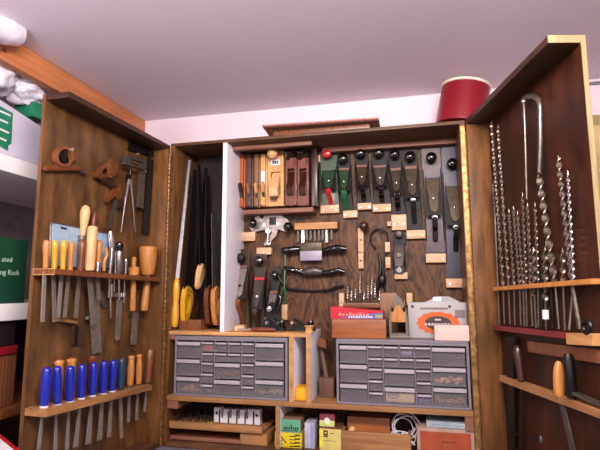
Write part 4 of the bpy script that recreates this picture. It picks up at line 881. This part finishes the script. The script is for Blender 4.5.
part('blade', plate(FL, [(80, 168), (87, 172), (86.5, 175), (79, 171)], -.02, .003), STEELD, t)
t = thing('hand_saw', 'small saw with orange looped handle and long narrow grey blade hanging on the left door', 'saw', FL, FL.pt(110, 190, -.02))
part('handle', loop(FL, 108, 170, 12, 6, 7, 3, -.6, -.034, .02), SAWORANGE, t)
h = part('horn', plate(FL, [(110, 166), (112, 158.5), (114.5, 159), (115, 165), (119, 168), (117.5, 175), (112, 178)], -.05, .02), SAWORANGE, t)
part('spine', plate(FL, [(97, 173.5), (101, 174), (121, 188), (120, 191.5), (97, 176.5)], -.028, .012), ROSE, t)
c = FL.pt(117, 168, -.037); part('screw', MB().rod(c, c+Vector((0, .01, 0)), .006, n=12), CHROME, h)
t = thing('bevel_gauge', 'angled tool with orange wooden stock and grey steel blade under the small orange saw', 'bevel gauge', FL, FL.pt(112, 210, -.02))
part('stock', plate(FL, [(116, 188), (120, 183), (124, 187), (122.5, 194), (120, 200), (115.5, 197), (108.5, 203), (108, 200)], -.03, .018), SAWORANGE, t)
part('blade', plate(FL, [(114.5, 199), (119, 199), (112.5, 228), (106.5, 230)], -.022, .003), STEELD, t)
c = FL.pt(119.5, 190, -.031); part('wing_screw', MB().rod(c, c+Vector((0, .01, 0)), .006, n=12), BRASS, t)
part('ferrule', plate(FL, [(118, 199), (122, 198), (124.5, 205), (122, 210), (118.5, 207)], -.028, .014), ROSE, t)
t = thing('dividers', 'steel wing dividers with two long bright legs', 'dividers', FL, FL.pt(129, 230, -.02))
part('leg', MB().tube([FL.pt(129, 179, -.026), FL.pt(125.5, 200, -.026), FL.pt(121, 233, -.024)], [.0055, .0045, .0015], 8), CHROME, t)
part('leg', MB().tube([FL.pt(130.5, 179, -.026), FL.pt(133, 203, -.026), FL.pt(135.5, 233, -.024)], [.0055, .0045, .0015], 8), CHROME, t)
c = FL.pt(130, 177, -.03); part('joint', MB().rod(c, c+Vector((0, .014, 0)), .011, n=16).rod(c+Vector((0, 0, .01)), c+Vector((0, 0, .03)), .005), BLACK, t)
t = thing('combination_square', 'combination square with open dark head and hanging grey steel rule', 'combination square', FL, FL.pt(141, 208, -.02))
def q4(pts, y): return [FL.pt(*p_, y) for p_ in pts]
part('head', MB().holed(q4([(124.5, 164), (127, 154.5), (147, 160.5), (146, 170)], -.05), q4([(131, 164), (132.5, 159), (142.5, 162.5), (141.5, 167)], -.05), (0, .016, 0)), STEELD, t)
part('rule', plate(FL, [(140, 168), (146, 169.5), (143.5, 209), (136.5, 207)], -.026, .003), STEEL, t)
c = FL.pt(139, 154, -.034); part('lock_screw', MB().rod(c, c+Vector((0, .01, 0)), .006, n=12), CHROME, t)
c2 = FL.pt(146, 171.5, -.034); part('level_screw', MB().rod(c2, c2+Vector((0, .01, 0)), .005, n=12), CHROME, t)
t = thing('straightedge', 'long black steel straightedge hanging near the hinge of the left door', 'straightedge', FL, FL.pt(148, 234, -.02))
part('blade', plate(FL, [(149, 149), (155, 153), (149.5, 234.5), (142.5, 233.5)], -.02, .006), BLACK, t)
part('top_plate', plate(FL, [(130, 141), (156, 147), (155, 157), (128, 150)], -.012, .005), BLACK, t)  # flat black plate across the top of the bar
c = FL.pt(152.5, 158.5, -.022); part('hanging_hook', MB().rod(c, c+Vector((0, .016, 0)), .005, n=10), CHROME, t)
t = thing('backing_plate', 'pale blue-grey steel plate standing behind the handles of the upper rack', 'steel plate', FL, FL.pt(78, 266, -.01))
o = [(50, 266), (50.5, 226), (52, 223), (55, 222.5), (108, 233.5), (108, 268)]
part('sheet', plate(FL, o, -.008, .004), plain('blue_sheet', (168, 196, 224), .35, .25), t)
part('rim', MB().tube([FL.pt(*p_, -.009) for p_ in o[:5]], .003, 6), STEEL, t)
part('slot', plate(FL, [(61, 226.5), (67, 228), (67, 230), (61, 228.5)], -.0095, .002), BLACK, t)

UP_ = [(46.5, 240, 45.5, 268, 43, 322, BEECHO, 'leftmost orange wooden handled file in the upper rack of the left door'), (55, 240, 54, 269, 55, 322, YELH, 'file with pale yellow handle, second in the upper rack'), (63.8, 240, 62.5, 270, 58.5, 318, YELH, 'file with stout yellow handle, third in the upper rack'), (71.6, 241, 69.8, 271, 65, 318, BEECHO, 'orange handled file with dark grain, fourth in the upper rack')]
for i, (x0, y0, x1, y1, x2, y2, mt, lab) in enumerate(UP_):
    hand_tool(FL, 'file', lab, 'file', (x0, y0), (x1, y1), (x2, y2), LY, 7, 4.6, mt, BLADE if i in (2, 0) else BLADED, prof=[(0, .3), (.04, .7), (.14, .95), (.3, 1), (.55, .82), (.8, .7), (.93, .78), (1, .7)])
hand_tool(FL, 'rasp', 'long tool with pale pear-shaped handle standing highest in the upper rack', 'rasp', (86, 205.5), (82, 241), None, -.018, 10, 4, PALEH, ferrule=(.86, STEEL), prof=[(0, .3), (.05, .72), (.16, .98), (.28, 1), (.5, .8), (.75, .55), (.9, .5), (1, .5)])
hand_tool(FL, 'file', 'brown handled file in front of the pear-shaped handle, upper rack', 'file', (82.5, 239), (80, 271), (76, 318), -.034, 8, 5.2, BROWNH, BLADED)
hand_tool(FL, 'rasp', 'dark red-brown slim handle rising behind the large pale chisel handle', 'rasp', (95, 211), (91, 240), None, -.016, 6, 4, RUST)
hand_tool(FL, 'slick_chisel', 'broad chisel with large straight pale handle and steel ferrule, upper rack', 'chisel', (92.8, 226.5), (89.5, 270.5), (94, 324), -.05, 10, 7, PALEH, BLADED, prof=[(0, .8), (.03, .96), (.1, 1), (.5, 1), (.9, .95), (1, .9)], ferrule=(.77, CHROME))
t = thing('plough_iron', 'wide grey steel blade with long tapering end hanging below the upper rack', 'blade', FL, FL.pt(97, 354, -.02))
part('blade', plate(FL, [(94, 278), (100, 278), (100.5, 300), (102, 352), (92, 355), (89.5, 312), (89.5, 295)], -.016, .004), BLADED, t)
part('lobe', plate(FL, [(100, 290), (104, 292), (107.5, 306), (104.5, 308.5), (100, 302)], -.014, .004), STEELD, t)
part('notch_knob', MB().rod(FL.pt(87.5, 318, -.02), FL.pt(87.5, 318, -.002), .007, n=12), STEELD, t)
hand_tool(FL, 'chisel', 'slim chisel with tan handle and steel ferrule right of the large pale handle', 'chisel', (99.5, 240), (97.5, 271.5), (99.5, 300), -.05, 6.6, 5, BEECHO, BLADED, ferrule=(.72, CHROME))
t = thing('pliers', 'bright steel pliers with an orange-tan handle standing in the upper rack', 'pliers', FL, FL.pt(108, 272, -.05))
part('jaw', MB().tube([FL.pt(110, 231, -.03), FL.pt(111.5, 240, -.034), FL.pt(112, 249, -.05)], [.008, .013, .011], 10), CHROME, t)
part('handle', MB().tube([FL.pt(112, 248, -.05), FL.pt(111, 262, -.05), FL.pt(109.5, 275, -.05), FL.pt(109, 297, -.03)], [.010, .008, .006, .006], 10), CHROME, t)
part('handle', MB().tube([FL.pt(106, 247, -.05), FL.pt(107, 255, -.05), FL.pt(104, 262, -.05), FL.pt(104, 271, -.05)], [.006, .008, .007, .006], 10), BEECHO, t)
hand_tool(FL, 'screwdriver', 'thin bright awl below the pliers in the upper rack', 'awl', (111.5, 282), (111.2, 297), (111, 318), -.03, 4.4, 2.2, CHROME, CHROME)
t = thing('push_drill', 'push drill with black domed cap and bright ribbed steel body in the upper rack', 'push drill', FL, FL.pt(119, 272, -.05))
part('cap', MB().lathe(FL.pt(119.5, 242, -.05), FL.pt(119.2, 251, -.05), [(0, .006), (.2, .015), (.6, .0175), (.8, .014), (1, .017)], 16), BLACKGL, t)
b0 = part('body', MB().lathe(FL.pt(119.2, 251, -.05), FL.pt(118.5, 274, -.05), [(0, .017), (.1, .0195), (.9, .018), (1, .014)], 16), STEEL, t)
k = MB()
for dx in (-3.4, -1, 1.4): k.rod(FL.pt(119.2+dx, 253, -.055), FL.pt(118.7+dx, 273, -.055), .0024, n=8)
part('ribs', k, CHROME, b0)
part('shaft', MB().rod(FL.pt(118.8, 274, -.03), FL.pt(119, 300, -.03), .005, n=10).rod(FL.pt(114, 276, -.03), FL.pt(114.4, 292, -.03), .003).rod(FL.pt(124, 276, -.03), FL.pt(124.4, 292, -.03), .003).box(FL.pt(114, 296, -.03).x, FL.pt(125, 296, -.03).x, -.033, -.027, FL.pt(119, 297, -.03).z, FL.pt(119, 293, -.03).z), CHROME, t)
part('blade', plate(FL, [(117, 299), (123, 300), (120.5, 338), (117.5, 341.5), (115, 339)], -.028, .004), BLADED, t)
hand_tool(FL, 'screwdriver', 'slim bright steel screwdriver beside the push drill', 'screwdriver', (126, 258), (125.5, 273), (124.5, 303), -.04, 3.4, 2.2, CHROME, CHROME)
t = thing('dowel_mallet', 'slim orange wooden peg handle hanging through the upper rack next to the round mallet', 'mallet', FL, FL.pt(133, 311, -.05))
part('handle', MB().lathe(FL.pt(134, 257, -.05), FL.pt(132.6, 311.5, -.05), [(0, .006), (.02, .0095), (.2, .0085), (.3, .007), (.45, .011), (.9, .012), (.98, .0115), (1, .006)], 14), BEECHO, t)
part('collar', MB().rod(FL.pt(134, 267, -.05), FL.pt(134, 275, -.05), .022, n=14), BEECHO, t)
t = thing('carving_mallet', 'round tapered orange wooden carving mallet with handle down in the upper rack', 'mallet', FL, FL.pt(146, 311, -.045))
part('head', MB().lathe(FL.pt(148.3, 246.5, -.045), FL.pt(147.6, 275, -.045), [(0, .035), (.03, .0385), (.1, .0395), (.6, .035), (.95, .0285), (1, .024)], 22), BEECHO, t)
part('handle', MB().lathe(FL.pt(147.6, 275, -.045), FL.pt(144, 311.5, -.045), [(0, .010), (.1, .013), (.5, .0155), (.85, .0165), (.97, .015), (1, .008)], 16), BEECHO, t)
t = thing('paring_chisel', 'short grey chisel blade with tan top hanging under the peg handle', 'chisel', FL, FL.pt(134, 348, -.016))
part('blade', plate(FL, [(132.5, 312), (139, 313), (136.5, 345), (130.5, 345)], -.016, .004), BLADED, t)
c = FL.pt(134, 348, -.016); part('ring', MB().rod(c, c+Vector((0, .008, 0)), .007, n=14), STEEL, t)
t = thing('shadow_plate', 'dark flat plate standing for shadow strips low under the upper rack of the left door', 'tool', FL, FL.pt(76, 345, -.01))
part('body', plate(FL, [(73, 324), (84, 326), (82, 345), (72, 346)], -.012, .008), OLDW, t)  # dark plates put where shadow strips show on the door
part('band', plate(FL, [(76, 326), (79, 326.5), (78, 344), (75, 344.5)], -.015, .003), IRON, t)

# blue handled chisels in the lower rack
BL = [(47.2, 367, 44, 407, 39, 450, 10), (57.3, 366, 57, 405, 55.8, 450, 9.5), (70.5, 365.5, 69.5, 402, 67.5, 450, 9.8), (82.3, 364, 81.2, 398.5, 76, 447, 8.8), (94, 362, 92.5, 396, 88.5, 444, 8.6), (104.2, 360.5, 103, 394, 100, 440, 8.4), (113.7, 359.5, 112.2, 391.5, 109.5, 437, 8)]
WH = ('leftmost', 'second', 'third', 'fourth', 'fifth', 'sixth', 'seventh')
BP = [(0, .35), (.03, .68), (.08, .86), (.2, .94), (.45, 1), (.7, .95), (.88, .84), (.96, .78), (1, .8)]
for i, (x0, y0, x1, y1, x2, y2, w) in enumerate(BL):
    tt = hand_tool(FL, 'chisel', WH[i]+' bright blue handled chisel from the left in the lower rack', 'chisel', (x0, y0), (x1, y1), (x2, y2), -.05, w, (4.6, 4.2, 4.6, 6.4, 7.5, 7, 5.6)[i], BLUEH, BLADE, 'blue handled chisels in the lower rack', BP, bw0=(3, 2.6, 3, 3.4, 4, 4, 3.6)[i])
    B = FL.pt(x1, y1, -.05); A = FL.pt(x0, y0, -.05); r = w*FL.m(x1, y1, -.05)/2
    part('ferrule', MB().lathe(lerp(A, B, .965), lerp(A, B, 1.02), [(0, r*.82), (1, r*.8)], 16), WHITEPL, tt)
hand_tool(FL, 'chisel', 'slate blue handled chisel at the end of the blue row', 'chisel', (122, 357.5), (120.8, 388.5), (122, 438), -.05, 7.8, 4.6, TEALH, BLADE, None, BP)
for i, (x0, y0, x1, y1, x2, y2, w, mt, lab) in enumerate(((131.5, 355.5, 130, 385, 129, 422, 7.2, BEECHO, 'small orange wooden handled chisel just right of the slate blue one'), (139.5, 354, 138.6, 383.5, 137, 420, 6.4, BEECHO, 'small orange wooden handled chisel, second right of the slate blue one'), (150.5, 349, 147.6, 382.5, 145, 412, 8.4, BROWNH, 'brown straight handled chisel at the hinge end of the lower rack'))):
    hand_tool(FL, 'chisel', lab, 'chisel', (x0, y0), (x1, y1), (x2, y2), -.05, w, 3.6, mt, BLADE, None, [(0, .5), (.03, .86), (.08, .95), (.12, .74), (.2, .8), (.45, 1), (.8, .94), (1, .8)] if i < 2 else [(0, .85), (.03, 1), (.5, .86), (1, .7)])
for i, (x0, y0, x1, y1, w, lab) in enumerate(((59.5, 360, 58, 400, 9, 'orange wooden handle standing behind the second blue handle'), (71.5, 358.5, 70.5, 396, 10, 'orange wooden handle standing behind the third blue handle'), (92.5, 357, 91, 390, 9, 'dark red wooden handle standing behind the fifth blue handle'))):
    hand_tool(FL, 'chisel', lab, 'chisel', (x0, y0), (x1, y1), None, -.012, w, 4, BEECHO if i < 2 else RUST, None, None, [(0, .8), (.03, 1), (.1, 1), (.14, .88), (.5, .95), (1, .8)], capmat=RUST)

# ------------------------------------------------------------------ right door: augers and draw knives
RY = -.016
def auger(top, mid, bot, wpx, pitch, label, group=None, mat=AUG, y=RY, shank=.0034, spur=True, name='auger_bit'):
    A = FR.pt(*top, y); M = FR.pt(*mid, y); B = FR.pt(*bot, y); w = wpx*FR.m(*mid, y)
    t = thing(name, label, 'auger bit', FR, B, group)
    part('twist', MB().auger(A, M, w, pitch, .3, 10), mat, t)
    if spur: part('lead_screw', MB().lathe(A+(A-M).normalized()*.012, A, [(0, .0005), (1, w*.22)], 8), mat, t)
    part('shank', MB().rod(M, B, shank, n=8), mat, t)
    return t
auger((493, 186), (495, 215), (499.5, 324), 2.6, .022, 'thin rod auger nearest the hinge on the right door')
auger((491.5, 122), (503, 284), (504.5, 324), 3.6, .062, 'tall slender auger bit, nearest the hinge of the two tallest twisted bits')
auger((498, 127), (508.5, 284), (510, 324), 3.4, .062, 'tall slender auger bit, second from the hinge of the two tallest twisted bits')
GA = 'medium auger bits clustered in the right door rack'
for (tp, md, bt, w) in (((509, 212), (514, 284), (515, 325), 3.2), ((513.5, 209), (519.5, 284), (521, 325), 3.4), ((517.5, 214), (523, 283), (524.5, 326), 3), ((522.5, 196), (526, 283), (527, 326), 3.4), ((527.5, 206), (530.5, 283), (532.5, 326), 3.6), ((535, 206), (538, 283), (538.5, 327), 3.2)):
    auger(tp, md, bt, w, .042, 'medium steel auger bit in the close cluster at the middle of the right door rack', GA)
for (tp, md, bt, w) in (((533.5, 251), (534.5, 296), (536, 328), 7), ((545, 250), (545.5, 300), (546, 329), 6.5), ((562.5, 252), (563, 284), (565, 330), 5.5)):
    auger(tp, md, bt, w, .06, 'short thick auger bit standing just above the upper right door rack', 'short thick bits in the right door rack')
# hooked long auger
pts = [FR.pt(*q, RY-.014) for q in ((526.5, 199), (525.5, 170), (524.5, 140), (523.8, 110), (523.5, 101))]
t = auger((539, 174), (555, 283), (559, 329), 7.5, .078, 'large ship auger below a bent steel rod', y=RY)
t = thing('bent_rod', 'long steel rod bent over at the top like a walking cane, on the right door', 'bent rod', FR, FR.pt(526.5, 199, RY))
P_ = lambda x, y: FR.pt(x, y, -.026)
part('hook', MB().tube([P_(526.8, 199), P_(525.8, 160), P_(524.6, 120), P_(523.8, 104), P_(524.5, 98), P_(528, 96.5), P_(534, 96.6), P_(538.5, 99.5), P_(540, 106), P_(540.5, 140), P_(539.4, 172)], [.0035, .004, .004, .0045, .007, .009, .0085, .008, .0072, .0068, .0062], 12), STEEL, t)
part('tip_ball', MB().ell(P_(523.8, 101), .008, .008, .012, 12, 8), CHROME, t)
auger((558.5, 159), (572, 282), (580, 329), 6, .056, 'long auger bit second from the outer end of the right door rack', shank=.006)
auger((568, 175), (573.5, 283), (569, 330), 3.4, .04, 'thin bright auger bit at the outer end of the right door rack', mat=CHROME)
for i, (x0, x1) in enumerate(((541, 542), (551, 552.5))):
    single('drill_rod', 'plain dark rod standing between the twisted bits below the right door rack', 'rod', MB().rod(FR.pt(x0, 268, RY), FR.pt(x1, 328, RY), .004, n=8), IRON, FR, group='plain rods in the right door rack')
a = FR.pt(545.5, 310, -.04); b = FR.pt(545.8, 319, -.04); single('white_sleeve', 'short white sleeve on a bit below the right door rack', 'sleeve', MB().rod(a, b, .009, n=14), WHITEPL, FR)
c = FR.pt(587, 327, -.03); single('spool_ring', 'small black ring at the outer end of the red lower rail', 'ring', MB().tube([(c.x+.016*math.cos(2*PI*i/20), -.03, c.z+.016*math.sin(2*PI*i/20)) for i in range(21)], .006, 8), BLACK, FR)
# lowest rail: chisels and a square
hand_tool(FR, 'chisel', 'orange wooden handled chisel standing in the lowest rail of the right door', 'chisel', (558.5, 361), (559.5, 396), (572, 450), -.024, 11, 9, BEECHO, STEELD, prof=[(0, .3), (.05, .55), (.2, .85), (.45, 1), (.8, 1), (.97, .95), (1, .85)])
hand_tool(FR, 'chisel', 'dark brown handled chisel in the lowest rail of the right door near the hinge', 'chisel', (517, 345), (521.5, 381), (520, 450), -.024, 9, 6, ROSE, IRON)
t = thing('iron_bar', 'black iron bar standing nearest the hinge in the lowest rail of the right door', 'iron bar', FR, FR.pt(510, 450, -.02))
part('bar', plate(FR, [(506, 336), (513, 338), (515, 449), (507, 449)], -.022, .008), BLACK, t)
part('collar', plate(FR, [(505, 336), (514, 338), (514, 345), (505, 343)], -.026, .014), IRON, t)
t = thing('handled_tool', 'black handled tool standing right of the orange handled chisel on the right door', 'tool', FR, FR.pt(570, 398, -.03))
part('handle', MB().lathe(FR.pt(568, 354, -.024), FR.pt(572, 394, -.024), [(0, .010), (.1, .014), (.5, .013), (.9, .015), (1, .01)], 12), BLACK, t)
part('ferrule', MB().lathe(FR.pt(571.6, 392, -.024), FR.pt(572, 398, -.024), [(0, .014), (1, .012)], 12), IRON, t)
t = thing('marking_gauge', 'thin iron rod with a bent pin below the lowest rail of the right door', 'rod', FR, FR.pt(527, 440, -.03))
part('rod', MB().tube([FR.pt(503, 392, -.02), FR.pt(506, 418, -.022), FR.pt(511, 432, -.026), FR.pt(541, 441, -.03)], .003, 8), IRON, t); c = FR.pt(541, 440, -.03)
part('tip', MB().ell(c, .006, .006, .013, 10, 8), STEELD, t)
single('steel_rule', 'bright steel strip lying along the outer end of the lowest right door rail', 'steel strip', MB().prism([FR.pt(*q, -.03) for q in ((568, 390.5), (568, 393), (640, 425), (640, 422))], (0, .02, 0)), STEEL, FR)

# ------------------------------------------------------------------ on top of the cabinet
y0 = -.045
a = onZ(262, 127, ZT+.016); b = onZ(378, 118.5, ZT+.016)
t = thing('slatted_board', 'striped brown board with toothed front edge lying on top of the cabinet', 'board', F0, (.6, 0, ZT+.0005))
PLANK = stripes('striped_board', (120, 78, 62), (156, 112, 92), 0, 14)
xa, xb = F0.pt(263, 128, -.02).x, F0.pt(379, 122, -.02).x; zf = F0.pt(320, 123.2, -.02).z
bd = part('board', MB().prism([(xa, -.02, F0.pt(263, 127.5, -.02).z), (xb, -.02, F0.pt(379, 119.5, -.02).z), (xb, .14, ZT+.0015), (xa+.01, .14, ZT+.0015)], (0, .003, .007)), PLANK, t)
k = MB(); zl, zr = F0.pt(263, 127.5, -.02).z, F0.pt(379, 119.5, -.02).z
for i in range(44):
    f = i/44; x = xa+(xb-xa)*f; z = zl+(zr-zl)*f; k.box(x, x+(xb-xa)/44*.62, -.028, -.016, z-.001, z+.009, .001)
part('toothed_edge', k, wood('edge_slats', (140, 80, 60), (180, 116, 90), 'Y', 40, .2), bd)
part('front_batten', MB().prism([(xa, -.016, zl-.003), (xb, -.016, zr-.003), (xb, -.016, zr+.0), (xa, -.016, zl)], (0, .02, 0)), RUST, bd)
part('support', MB().box(xa+.04, xb-.04, .0, .05, ZT+.0003, ZT+.018, .002), BROWNH, t)

t = thing('red_bucket', 'red round canister with pale rim, tilted, on top of the cabinet', 'canister', F0, (1.235, .12, ZT))
bc = Vector((1.243, .115, ZT+.012)); up = Vector((.16, .02, 1)).normalized(); tp = bc+up*.17
RB = plain('bucket_red', (126, 10, 26), .35, var=.08, scale=5, coat=.2)
part('wall', MB().lathe(bc, tp, [(0, .104), (.02, .108), (.5, .104), (.93, .099), (1, .099)], 40), RB, t)
part('rim', MB().lathe(tp-up*.002, tp+up*.011, [(0, .1), (.1, .103), (.8, .103), (1, .099)], 40), plain('bucket_rim', (236, 214, 196), .4), t)
part('base_ring', MB().lathe(bc-up*.003, bc+up*.006, [(0, .104), (.1, .1095), (1, .1095)], 40), RB, t)

# ------------------------------------------------------------------ shelving on the left behind the door
XS = -.34
t = thing('ceiling_beam', 'long orange-brown timber running along under the ceiling on the left', 'beam', F0, (XS, -.4, 1.24))
bp = onX(60, 95, XS)
bm_ = part('timber', MB().box(XS-.04, XS, -1.1, WALLY-.002, 1.247, CEIL-.002, .003), wood('orange_timber', (176, 102, 60), (206, 132, 84), 'Y', 24, .06, .5, .15), t)
kn = onX(4, 50, XS); part('knot', MB().rod((XS+.001, kn.y, kn.z), (XS-.002, kn.y, kn.z), .009, n=12), BROWNH, bm_)
def zline(px, py): return onX(px, py, XS).z
s1 = .92
t = thing('storage_shelf', 'white shelving unit on the left behind the open door', 'shelving', F0, (-.58, -.4, -.2))
SHW = plain('shelf_white', (232, 224, 226), .55, var=.02)
part('shelf', MB().box(-.84, XS, -1.1, WALLY-.002, s1-.058, s1, .002), SHW, t)
part('shelf', MB().box(-.84, XS, -1.1, WALLY-.002, .348, .406, .002), SHW, t)
part('shelf', MB().box(-.84, XS, -1.1, WALLY-.002, .02, .05, .002), BROWNH, t)
part('back', MB().box(-.848, -.84, -1.1, WALLY-.002, -.2, 1.3), plain('shelf_back', (120, 104, 108), .7), t)
for y in (.2,): part('upright', MB().box(XS-.06, XS-.001, y, y+.04, -.2, s1-.058, .002), BROWNH, t)
# white tote with green label on the top shelf
t = thing('storage_tote', 'cloudy plastic tote with green label on the white top shelf', 'storage tote', F0, (-.5, -.55, s1))
xf = -.37; q0 = onX(-6, 85, xf); q1 = onX(36, 148, xf)
zt_ = s1+.26; ya, yb_ = -.95, -.36
CLD = plain('cloudy_plastic', (214, 206, 224), .3, var=.04, scale=8, alpha=.85)
bd = part('body', MB().prism([(xf, ya, s1+.001), (xf, yb_, s1+.001), (xf, yb_-.01, s1+.16), (xf, ya-.01, zt_)], (-.3, 0, 0), .01), CLD, t)
g = [onX(*q_, xf+.0015) for q_ in ((-2, 105), (13, 113), (11.5, 144), (8.5, 145), (8, 151), (-2, 145))]
lb = part('label', MB().prism(g, (-.002, 0, 0)), plain('label_green', (24, 120, 86), .5), bd, 'green printed label'); k = MB()
for (x0, x1, y) in ((0, 10.5, 0), (0, 8, 8.5), (0, 9, 18), (0, 6.5, 27)):
    a = onX(x0, 110+y+x0*.45, xf+.002); b = onX(x1, 110+y+x1*.45, xf+.002)
    k.prism([a, b, b-Vector((0, 0, .007)), a-Vector((0, 0, .007))], (.0006, 0, 0))
part('printed_lines', k, WHITEPL, lb)
# crumpled clear bags
def bag(name, label, c, r, mat, seed):
    rnd = random.Random(seed); mb = MB(); t_ = bmesh.new(); bmesh.ops.create_icosphere(t_, subdivisions=4, radius=1)
    from mathutils import noise
    for v in t_.verts:
        n_ = v.co.normalized(); f = 1+.28*noise.noise(n_*2.2+Vector((seed, 0, 0)))+.16*abs(noise.noise(n_*5+Vector((0, seed, 0))))
        v.co = Vector((c[0]+n_.x*r[0]*f, c[1]+n_.y*r[1]*f, c[2]+n_.z*r[2]*f))
    mb.add(t_); return single(name, label, 'plastic bag', mb, mat, F0)
BAGM = plain('clear_bag', (236, 228, 244), .16, var=.14, scale=30, coat=.5, alpha=.92)
c = onX(8, 75, -.42); bag('plastic_bag', 'crumpled clear plastic bag stuffed under the timber, nearer the picture edge', (c.x-.04, c.y-.03, c.z), (.07, .085, .07), BAGM, 3)
c = onX(28, 88, -.42); bag('plastic_bag', 'crumpled pale plastic bag under the timber next to the open door', (c.x-.04, c.y+.02, c.z), (.07, .09, .06), BAGM, 8)
c = onX(5, 27, -.30)
t = thing('clear_tub', 'clear plastic sheet roll tucked against the ceiling above the timber', 'plastic roll', F0, (-.3, c.y, CEIL-.06))
part('roll', MB().lathe(onX(-12, 26, -.29), onX(17, 33, -.29), [(0, .045), (.5, .05), (.95, .045), (1, .03)], 20), BAGM, t)
part('lip', MB().tube([onX(-10, 17, -.285), onX(8, 18, -.285), onX(18, 26, -.285)], .006, 8), WHITEPL, t)
c = onX(35, 106, -.42); single('green_packet', 'green packet glimpsed between the tote and the open door', 'packet', MB().box(-.5, -.405, c.y-.02, c.y+.06, c.z-.05, c.z+.012, .003), plain('label_green', (24, 120, 86), .5), F0)
# green box
xg = -.35; z0 = .4065; z1 = onX(12, 238, xg).z
t = thing('green_box', 'dark green box with white lettering on the lower white shelf', 'box', F0, (-.5, -.6, z0))
ye = onX(26.5, 270, xg).y
bd = part('body', MB().box(xg-.25, xg, -.95, ye, z0, z1, .003), plain('box_green', (20, 70, 48), .5, var=.06), t)
p_ = onX(1.5, 261.5, xg); text_part('lettering', 'ated', .026, F0, (xg+.0006, p_.y, p_.z), bd, plain('pale_green_ink', (176, 200, 186), .6), ax=(0, 1, 0))
p_ = onX(-1.5, 274.5, xg); text_part('lettering', 'ing Rack', .026, F0, (xg+.0006, p_.y, p_.z), bd, plain('pale_green_ink', (176, 200, 186), .6), ax=(0, 1, 0))
# things below the lower shelf
z0 = .0505
a = onX(0, 355, -.36); b = onX(18, 345, -.36)
single('red_case', 'dark case with red edge below the green box', 'case', MB().box(-.6, -.36, -.95, b.y, onX(10, 354, -.36).z, onX(10, 346, -.36).z, .003), plain('red_edge', (150, 24, 40), .4), F0)
single('black_case', 'black case lying on the red edged case under the white shelf', 'case', MB().box(-.6, -.365, -.95, b.y-.01, onX(10, 345.6, -.36).z, .34, .004), plain('black_case', (34, 26, 28), .5), F0)
single('brown_bin', 'brown slatted wooden bin under the red edged case', 'bin', MB().box(-.7, -.37, -.95, b.y+.01, z0, onX(10, 354.6, -.36).z, .004), stripes('bin_slats', (104, 58, 34), (140, 84, 52), 1, 20), F0)
single('lower_bin', 'dark brown wooden crate standing on the bench left of the open door', 'crate', MB().box(-.84, -.52, -.95, -.1, -.2, .018, .004), wood('crate', (90, 56, 36), (130, 84, 56), 'Y', 20, .1), F0)
# a catalogue on a carton at the near left corner of the bench
ZC = 0.0
e0 = onZ(0, 434, ZC); e1 = onZ(20, 450, ZC); d = (e1-e0).normalized(); nrm = Vector((d.y, -d.x, 0)).normalized()
if nrm.y > 0: nrm = -nrm
p0 = e0-d*.03; p1 = e1+d*.06
def low(v, z): return (v.x, v.y, z)
q0 = p0+nrm*.2; q1 = p1+nrm*.2
t = thing('carton', 'brown cardboard carton at the near left corner under the red bordered catalogue', 'carton', F0, (p0.x, p0.y, -.2115))
part('body', MB().prism([low(p0, -.2115), low(p1, -.2115), low(q1, -.2115), low(q0, -.2115)], (0, 0, .198), .002), plain('brown_card', (150, 110, 76), .7), t)
t = thing('catalogue', 'white catalogue with red border at the near left corner', 'catalogue', F0, (p0.x, p0.y, -.013))
part('pages', MB().prism([low(p0, -.013), low(p1, -.013), low(q1, -.013), low(q0, -.013)], (0, 0, .0125), .001), WHITEPL, t)
part('red_border', MB().prism([low(p0, -.0004), low(p1, -.0004), low(p1+nrm*.012, -.0004), low(p0+nrm*.012, -.0004)], (0, 0, .0008)), REDH, t)

# beige panel behind the right door
a = F0.pt(597, 116, .2)
t = thing('leaning_board', 'tan wooden board leaning on the wall behind the right door', 'board', F0, (1.95, .2, -.2))
part('board', MB().box(1.62, 2.2, .19, .215, -.2, a.z, .002), wood('tan_sheet', (196, 164, 112), (224, 194, 142), 'Z', 20, .1), t)
part('trim', MB().box(1.62, 2.2, .185, .19, a.z-.04, a.z, .001), PALEEDGE, t)
a = F0.pt(598, 84, .24); b = F0.pt(598, 81, .24)
struct('trim_1', MB().box(1.6, 2.69, .242, .2498, a.z, b.z), plain('trim_grey', (120, 112, 116), .5))

# ------------------------------------------------------------------ light
def area(name, loc, tgt, sx, sy, power, col):
    l = bpy.data.lights.new(name, 'AREA'); l.shape = 'RECTANGLE'; l.size = sx; l.size_y = sy; l.energy = power; l.color = col
    o = bpy.data.objects.new(name, l); C.objects.link(o); o.location = loc
    o.rotation_euler = (Vector(tgt)-Vector(loc)).to_track_quat('-Z', 'Y').to_euler(); return o
area('window_light', (1.75, -3.5, 0.62), (0.9, 0.2, 0.5), 0.8, 0.6, 11, (.88, .91, 1.0))
area('strip_lamp', (1.05, -1.65, 1.26), (0.5, 0.1, 0.55), 1.1, 0.2, 47, (1.0, .91, .85))
pl = bpy.data.lights.new('ceiling_fill', 'POINT'); pl.energy = 25; pl.shadow_soft_size = .12; pl.color = (1.0, .94, .94)  # unseen point light added to brighten the ceiling
po = bpy.data.objects.new('ceiling_fill', pl); C.objects.link(po); po.location = (-.05, -1.75, .85)
w = bpy.data.worlds.new('world'); bpy.context.scene.world = w; w.use_nodes = True
w.node_tree.nodes['Background'].inputs['Color'].default_value = (.9, .82, .88, 1); w.node_tree.nodes['Background'].inputs['Strength'].default_value = .35
vs = bpy.context.scene.view_settings; vs.view_transform = 'Standard'; vs.look = 'None'; vs.exposure = 0.0; vs.gamma = 1.0; vs.use_curve_mapping = False
